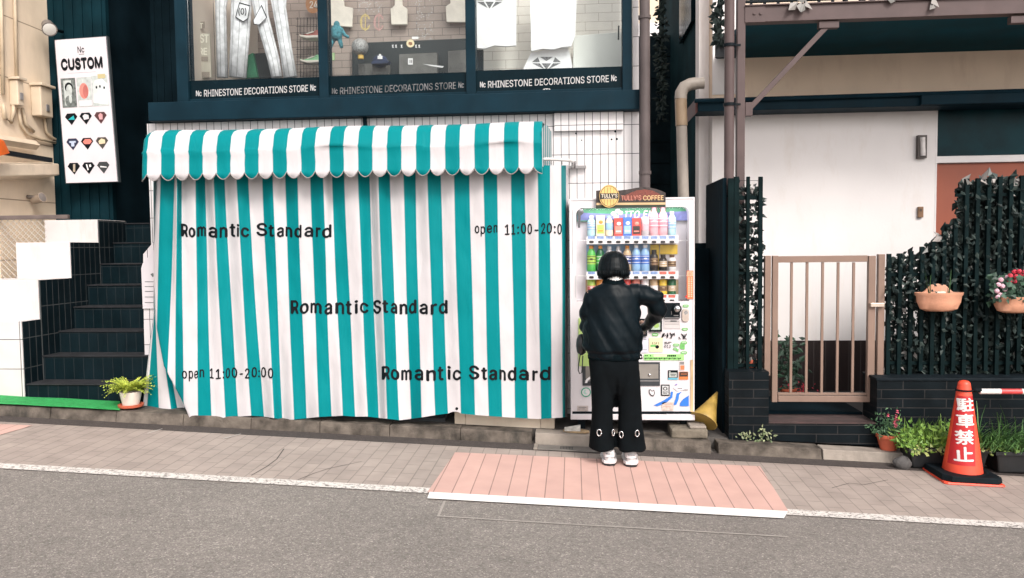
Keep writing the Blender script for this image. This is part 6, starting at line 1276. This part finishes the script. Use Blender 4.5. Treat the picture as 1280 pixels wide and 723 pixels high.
# ================================================================== plants and pots
TERRA = mat('terracotta', (.60, .29, .18), .8, .12, 7, bump=.2, grime=.4, gcol=(.70, .50, .40))
TERRAR = mat('red_terracotta', (.56, .12, .06), .6, .12, 9)
SOIL = mat('soil', (.03, .022, .016), .95, .3, 30, bump=.8)
def leafmat(n, a, c): return mat(n, a, .5, .3, 10, island=1, c2=c)
LG = leafmat('fresh_green_leaf', (.20, .33, .055), (.07, .16, .025)); LM = leafmat('mid_green_leaf', (.055, .13, .04), (.02, .06, .022)); LF = leafmat('yellow_green_frond', (.50, .54, .08), (.24, .34, .04)); LD = leafmat('dark_green_leaf', (.03, .08, .045), (.012, .035, .022))
def blade(mb, p, d, l, w_, r, bend=.5, mi=0, n=4):
    d = d.normalized(); s_ = d.cross(Vector((0, 0, 1))); s_ = (s_ if s_.length > .05 else Vector((1, 0, 0))).normalized(); prev = None; q = p.copy()
    for k in range(n + 1):
        ww = w_ * (1 - (k / n) ** 1.5) + .0008; a, c = mb.bm.verts.new(q - s_ * ww), mb.bm.verts.new(q + s_ * ww)
        if prev: mb.bm.faces.new([prev[0], prev[1], c, a]).material_index = mi
        prev = (a, c); d = (d + Vector((0, 0, -bend / n * (.4 + k / n)))).normalized(); q = q + d * (l / n)
# wall pots on the fence
def wallpot(px0, px1, py0, py1, lab):
    Y = Yg - .13; c = P((px0 + px1) / 2, py1, Y); hw = (P(px1, py0, Y).x - P(px0, py0, Y).x) / 2; h = P(px0, py0, Y).z - c.z
    t = thing('wall_pot', lab, 'pot', c, 'terracotta wall pots hung on the slat fence')
    b = MB(); pr = [(.55, 0), (.78, .12), (.92, .5), (.95, .8), (1.0, .86), (1.02, 1.0), (.95, 1.0), (.9, .85), (.5, .84)]
    b.lathe(c, [(r * hw, z * h) for r, z in pr], 28, sy=.5); b.build('bowl', TERRA, t, 'auto')
    b = MB(); b.prism([(px0 + (px1 - px0) * u, py0 - (py1 - py0) * v) for u, v in ((.1, -.1), (.22, .1), (.35, .42), (.5, .48), (.65, .42), (.78, .1), (.9, -.1))], Yg - .03, .026); b.build('back_plate', TERRA, t, bevel=.006)
    b = MB(); b.lathe(c + Vector((0, 0, h * .86)), [(hw * .88, 0), (hw * .6, .012), (.001, .018)], 20, sy=.46); b.build('soil', SOIL, t, True)
    return c, hw, h
c, hw, h = wallpot(1143.5, 1203, 366, 389, 'pale terracotta wall pot with a few thin green shoots')
rp = random.Random(8); b = MB()
for ox, n in ((-.07, 8), (.07, 6)):
    for k in range(n): blade(b, c + Vector((ox + rp.uniform(-.01, .01), .0, h * .92)), Vector((rp.uniform(-.35, .35), rp.uniform(-.2, .1), 1)), rp.uniform(.1, .2), .0028, rp, .25)
tag(b.build('bulb_shoots', LM), 'thin green bulb shoots rising from the pale wall pot', 'plant')
b = MB(); b.box(c.x - .03, c.x + .035, c.y - .04, c.y - .0, c.z + h * .9, c.z + h * 1.06); tag(b.build('plant_label', mat('cream_tag', (.7, .64, .52), .6), bevel=.003), 'small cream block label lying on the soil of the pale wall pot', 'label')
c, hw, h = wallpot(1240, 1300, 371, 391, 'terracotta wall pot overflowing with pink and red flowers')
t = thing('geranium', 'flowering plant with pale pink and red blooms in the right wall pot', 'flowers', c + Vector((0, 0, h)))
b = MB(); rp = random.Random(9)
leafcloud(b, 330, lambda r: (c + Vector((r.uniform(-hw, hw) * 1.05, r.uniform(-.1, .05), h * .7 + r.betavariate(1.4, 1.6) * .22)), Vector((r.uniform(-.7, .7), -1, r.uniform(0, 1)))), .05, rp, .3, 0, .9); b.build('foliage', LD, t)
PKL = mat('pale_pink_petal', (.80, .50, .58), .6, .15, 60); RDP = mat('red_petal', (.72, .05, .09), .6, .2, 60)
for m, pts in ((PKL, [(1248, 356), (1246, 364), (1250, 369), (1255, 375), (1265, 372.5), (1256, 362), (1259, 347), (1251, 350), (1253, 358), (1247, 371)]), (RDP, [(1263, 345), (1268, 340), (1274, 339.5), (1270, 346), (1262, 351.5), (1268, 352), (1277, 344), (1281, 340), (1284, 347)])):
    for px, py in pts:
        b = MB(); o = P(px, py, Yg - .2 + rp.uniform(-.02, .03))
        for k in range(26):
            d = Vector((rp.gauss(0, 1), rp.gauss(0, 1) - .8, rp.gauss(0, 1))).normalized(); q = o + d * .016; u = d.cross(Vector((.3, .2, 1))).normalized() * .011; v = d.cross(u).normalized() * .011; b.face([q - u, q - v, q + u, q + v])
        b.build('blossom', m, t)
def pot(c, r0, r1, h, m, t, rim=True):
    b = MB(); pr = [(r0, 0), (r0 * 1.02, .01), (r1 * .97, h * .78)] + ([(r1 * 1.06, h * .79), (r1 * 1.08, h)] if rim else [(r1, h)]) + [(r1 * .94, h), (r1 * .9, h * .85)]
    b.lathe(c, pr, 24); b.build('pot', m, t, 'auto')
    b = MB(); b.lathe(c + Vector((0, 0, h * .85)), [(r1 * .91, 0), (.002, .012)], 18); b.build('soil', SOIL, t, True)
# fern on the mat
c = P(164, 513.5, 6.42); c.z = gz(c.x) + .112
t = thing('potted_fern', 'yellow green fern in a white glazed pot on a red saucer', 'potted plant', c)
b = MB(); b.lathe(c, [(.085, 0), (.10, .008), (.105, .028), (.095, .03), (.08, .018)], 24); b.build('saucer', TERRAR, t, 'auto')
pot(c + Vector((0, 0, .018)), .066, .088, .12, mat('cream_glaze', (.70, .62, .54), .3, .08, 9, grime=.3, gcol=(.5, .25, .15)), t, False)
b = MB(); rp = random.Random(12); o = c + Vector((0, 0, .14))
for k in range(110):
    a = rp.uniform(0, 6.28); d = Vector((math.cos(a), math.sin(a), rp.uniform(.5, 2.0))).normalized(); l = rp.uniform(.12, .23); q = o.copy() + Vector((math.cos(a), math.sin(a), 0)) * .03
    for s_ in range(9):
        d = (d + Vector((0, 0, -.13))).normalized(); q = q + d * l / 9; sd_ = d.cross(Vector((0, 0, 1))).normalized(); w_ = .034 * (1 - s_ / 10)
        for sg in (-1, 1):
            e = q + sd_ * sg * w_ + d * w_ * .5 + Vector((0, 0, rp.uniform(-.008, .004))); b.face([q, q + d * .011 + sd_ * sg * w_ * .4, e, q - d * .006 + sd_ * sg * w_ * .5])
b.build('fronds', LF, t)
# terracotta pot with pinks
c = P(1110.5, 559.5, 6.41); c.z = gz(c.x) + .088
t = thing('flower_pot', 'small red terracotta pot with pink flowers on the kerb', 'potted plant', c)
pot(c, .062, .09, .125, TERRAR, t)
b = MB(); rp = random.Random(13)
leafcloud(b, 420, lambda r: (c + Vector((r.gauss(0, .055), r.gauss(0, .045), .11 + abs(r.gauss(0, .075)))), Vector((r.uniform(-1, 1), -1, r.uniform(-.3, 1)))), .034, rp, -.4, 0, .35)
b.build('foliage', leafmat('blue_green_leaf', (.07, .15, .065), (.02, .06, .03)), t)
for px, py in ((1122, 515), (1120.5, 520), (1119.5, 525), (1120, 531), (1118, 528), (1110, 519), (1123, 526), (1119, 533)):
    b = MB(); p = P(px, py, 6.3)
    for k in range(9): d = Vector((rp.gauss(0, 1), rp.gauss(0, 1) - .6, rp.gauss(0, 1))).normalized() * .012; u = d.cross(Vector((.2, .1, 1))).normalized() * .009; b.face([p, p + d + u, p + d * 1.3, p + d - u])
    b.tube([p, P(px - 2, py + 14, 6.33)], .0015, 4, 1); b.build('blossom', [mat('pink_petal', (.75, .16, .24), .6, .2, 60), LM], t)
# planters
def planter(px0, px1, py0, py1, lab, Y=6.14):
    a, e = P(px0, py0, Y), P(px1, py0, Y); zb_ = gz((a.x + e.x) / 2) + .02; zt_ = a.z; dp = .24
    t = thing('planter', lab, 'planter', ((a.x + e.x) / 2, Y + dp / 2, zb_)); i = .03
    b = MB(); b.hexa([(a.x + i, Y + i, zb_), (e.x - i, Y + i, zb_), (e.x - i, Y + dp - i, zb_), (a.x + i, Y + dp - i, zb_), (a.x, Y, zt_), (e.x, Y, zt_), (e.x, Y + dp, zt_), (a.x, Y + dp, zt_)]); b.build('tub', mat('dark_planter', (.010, .012, .014), .55, .2, 9, grime=.3), t, bevel=.012)
    b = MB(); b.box(a.x - .012, e.x + .012, Y - .012, Y + .012, zt_ - .022, zt_ + .006); b.box(a.x - .012, a.x + .012, Y + .012, Y + dp, zt_ - .022, zt_ + .006); b.box(e.x - .012, e.x + .012, Y + .012, Y + dp, zt_ - .022, zt_ + .006); b.build('rim', mat('dark_planter', (.010, .012, .014)), t, bevel=.004)
    b = MB(); b.box(a.x + .013, e.x - .013, Y + .013, Y + dp - .01, zt_ + .001, zt_ + .012); b.build('soil', SOIL, t)
    return a, e, zt_, Y + dp / 2
rp = random.Random(14)
a, e, zt_, yc = planter(1138, 1238, 562, 586, 'black planter trough full of leafy weeds behind the cone')
b = MB()
leafcloud(b, 900, lambda r: (Vector((a.x + (e.x - a.x) * r.betavariate(.9, 1.3) * .92 - .03 + r.gauss(0, .02), yc + r.uniform(-.15, .1), zt_ + abs(r.gauss(0, .075)) - .015)), Vector((r.uniform(-1, 1), -1, r.uniform(0, 1.3)))), .05, rp, -.5, 0, .45)
for k in range(170): blade(b, Vector((a.x + (e.x - a.x) * rp.random() * .7, yc + rp.uniform(-.1, .08), zt_)), Vector((rp.uniform(-.5, .5), rp.uniform(-.5, .2), 1)), rp.uniform(.12, .25), .004, rp, .5)
leafcloud(b, 260, lambda r: (Vector((a.x + (e.x - a.x) * r.random(), yc + r.uniform(-.17, -.05), zt_ + r.uniform(-.02, .03))), Vector((r.uniform(-.5, .5), -1, 1))), .03, rp, 0, 1, .8)
tag(b.build('weeds', [LG, leafmat('olive_sprout', (.30, .33, .10), (.13, .17, .05))]), 'bright green leafy weeds growing in the trough behind the cone', 'plants')
a2, e2, zt2_, yc2 = planter(1246, 1345, 566, 590, 'black planter trough with drooping strap leaves near the barrier bar', 6.13)
b = MB()
for k in range(330):
    x = a2.x - .12 + (e2.x - a2.x) * rp.random() * .8; blade(b, Vector((x, yc2 + rp.uniform(-.12, .08), zt2_)), Vector((rp.uniform(-.9, .6), rp.uniform(-.9, .1), 1)), rp.uniform(.18, .36), .0048, rp, 1.5)
leafcloud(b, 240, lambda r: (Vector((a2.x + (e2.x - a2.x) * r.random(), yc2 + r.uniform(-.16, .05), zt2_ + abs(r.gauss(0, .03)))), Vector((r.uniform(-.5, .5), -1, 1))), .035, rp, -.2, 1, .7)
for k in range(3): blade(b, P(1300, 545 + 4 * k, 6.2), Vector((-1, -.1, .45 - .15 * k)), .45, .006, rp, .5, 0, 6)
tag(b.build('strap_leaves', [leafmat('strap_leaf', (.12, .24, .07), (.04, .11, .035)), LG]), 'clump of drooping strap leaves spilling between the two troughs', 'plants')
b = MB(); cst = P(1131, 577, 6.12); b.ball(Vector((cst.x, 6.16, gz(cst.x) + .045)), (.075, .05, .055), 10, 7); sb = voxel(b, .012, 1, lambda v: .012 * noise.noise(v * 18)); tag(sb.build('stone', mat('grey_stone', (.085, .08, .078), .9, .25, 12, bump=.5), smooth=False), 'rough grey stone lying between the flower pot and the trough', 'stone')
b = MB()
leafcloud(b, 60, lambda r: ((lambda p: Vector((p.x, 6.43, gz(p.x) + .10 + abs(r.gauss(0, .035)))))(P(r.choice([930, 934, 955, 960, 948]) + r.gauss(0, 4), 552, 6.43)), Vector((r.uniform(-1, 1), -1, r.uniform(0, 1)))), .035, rp, -.2, 0, .5)
tag(b.build('weeds', leafmat('pale_weed', (.25, .27, .15), (.08, .12, .05))), 'small pale weeds sprouting along the kerb below the narrow fence', 'weeds', None, 'stuff')
# behind the gate
for px, py, r_, lab, m, hgt in ((985, 492, .075, 'leafy potted shrub seen through the left gate bars', TERRAR, .5), (1003, 489, .05, 'small clay pot of red blooms seen through the gate bars', TERRAR, .1)):
    Y = 7.6; c = P(px, py, Y); c.z = .161; t = thing('yard_plant', lab, 'potted plant', c); pot(c, r_ * .75, r_, r_ * 1.5, m, t); b = MB()
    leafcloud(b, int(hgt * 260), lambda r: (c + Vector((r.gauss(0, .07), r.gauss(0, .05), r_ * 1.4 + r.random() * hgt)), Vector((r.uniform(-1, 1), -1, r.uniform(0, 1)))), .08 if hgt > .2 else .03, rp, .2, 0, .5); b.tube([c, c + Vector((.01, 0, r_ + hgt))], .006, 6); b.build('foliage', LD if hgt > .2 else RDP, t)
c = P(948, 462, Yg + .02)
t = thing('fence_pot', 'tiny clay pot tucked at the foot of the narrow fence', 'pot', c); b = MB(); c = P(939, 464, Yg + .1); pot(c, .035, .045, .1, TERRAR, t)

# ================================================================== traffic cone and bar
xc = P(1203, 588, 6.0).x; Yk = 6.0; zg = gz(xc, 6.0)
ck = thing('traffic_cone', 'orange red no parking cone with white characters in a black rubber weight', 'traffic cone', (xc, Yk, zg))
CO = mat('cone_orange', (.78, .075, .035), .42, .06, 8, grime=.45, gcol=(.52, .09, .05), bump=.15, bscale=30); COP = mat('cone_label_red', (.50, .014, .018), .4, .08, 10)
z0c = P(1203, 590, Yk).z; ztp = P(1203, 475.5, Yk).z; rb = 22.3 * Yk / 975; rt = 7.0 * Yk / 975; hc = ztp - z0c
b = MB(); prc = [(rb, 0), (rt, hc * .955), (rt * .93, hc * .975), (rt * .7, hc * .992), (rt * .25, hc)]
b.lathe((xc, Yk, z0c), prc, 40); b.build('shell', CO, ck, 'auto')
ctr = Vector((xc, Yk, 0))
def oncone(px, py, off):
    zf = P(1203, py, Yk).z; f = (zf - z0c) / (hc * .955); r_ = rb + (rt - rb) * f; ca = 1203 + (590 - py) * .0
    s_ = max(-.985, min(.985, (px - ca) * Yk / 975 / r_)); ang = math.asin(s_) + math.atan2(xc, Yk); rr_ = r_ + off
    return Vector((xc + math.sin(ang - math.atan2(xc, Yk) * 1.0) * rr_, Yk - math.cos(ang - math.atan2(xc, Yk)) * rr_, zf))
b = MB(); edge_l = lambda py: 1203 - (7.0 + (22.3 - 7.0) * (py - 480.6) / (590 - 480.6)) * .97
def lab(u, v):
    py = 494 + (577 - 494) * v; l = edge_l(py); r_ = 1210.5 - 2.5 * v; return oncone(l + (r_ - l) * u, py, .0012)
b.grid(lab, 14, 16, 0)
for ch, x0_, y0_, x1_, y1_ in (('駐', 1192.8, 496, 1210.4, 512.2), ('車', 1191.4, 515, 1209.2, 531.6), ('禁', 1189.4, 534.4, 1207.6, 552), ('止', 1187.2, 554.6, 1206.2, 572)):
    b.text(ch, x0_, y0_, x1_, y1_, 0, 1, .035, place=lambda px, py: oncone(px, py, .0026), sub=.2, dy=-1)
b.build('label', [COP, mat('white_vinyl', (.80, .76, .74), .5)], ck, fixn=False)
RUB = mat('black_rubber', (.005, .009, .012), .7, .2, 12, spec=.12)
def slabring(mb, hx, hy, ch, z0, z1, mi=0):
    o = [(-hx + ch, -hy), (hx - ch, -hy), (hx, -hy + ch), (hx, hy - ch), (hx - ch, hy), (-hx + ch, hy), (-hx, hy - ch), (-hx, -hy + ch)]
    A = [mb.bm.verts.new((xc + x, Yk + y, zg + z0 - .045 * x)) for x, y in o]; B2 = [mb.bm.verts.new((xc + x * .97, Yk + y * .97, zg + z1 - .045 * x)) for x, y in o]
    mb.bm.faces.new(A[::-1]).material_index = mi; mb.bm.faces.new(B2).material_index = mi
    for i in range(8): mb.bm.faces.new([A[i], A[(i + 1) % 8], B2[(i + 1) % 8], B2[i]]).material_index = mi
b = MB(); slabring(b, .215, .2, .02, .004, .018); b.build('foot', CO, ck, bevel=.003)
b = MB(); slabring(b, .212, .195, .05, .0185, .062)
b.lathe((xc, Yk, zg + .06), [(.165, 0), (.162, .006), (rb + .004, .004)], 32, caps=False); b.build('rubber_weight', RUB, ck, bevel=.006)
bar = thing('barrier_bar', 'red and white striped bar hooked over the traffic cone', 'barrier bar', P(1240, 490, Yk))
zbar = P(1245, 489.5, Yk).z; b = MB(); b.tube([oncone(1203 + 8 * math.sin(R(a)), 487, 0) * 0 + Vector((xc + (rt + .012) * math.sin(R(a)), Yk - (rt + .012) * math.cos(R(a)), P(1203, 487.5, Yk).z)) for a in range(0, 361, 20)], .0065, 6); b.tube([(xc + rt + .01, Yk, P(1203, 487.5, Yk).z), (P(1226, 488, Yk).x, Yk - .005, zbar + .008)], .016, 10); b.build('hook_ring', RUB, bar, True)
WB = mat('white_bar', (.74, .70, .67), .45, .06, 9); RB = mat('red_bar', (.62, .06, .06), .4, .08, 9)
x = P(1224.5, 489, Yk).x; st = .148; k = 0; pts = []
b = MB()
while x < 4.3: b.tube([(x, Yk, zbar), (min(4.3, x + st) - .0004, Yk, zbar)], .02, 14, k % 2); x += st; k += 1
b.build('tube', [WB, RB], bar, 'auto')

c2 = copy_tree(ck); c2.location = (4.3, Yk, gz(4.3, 6.0)); c2['label'] = 'second no parking cone carrying the far end of the striped bar'
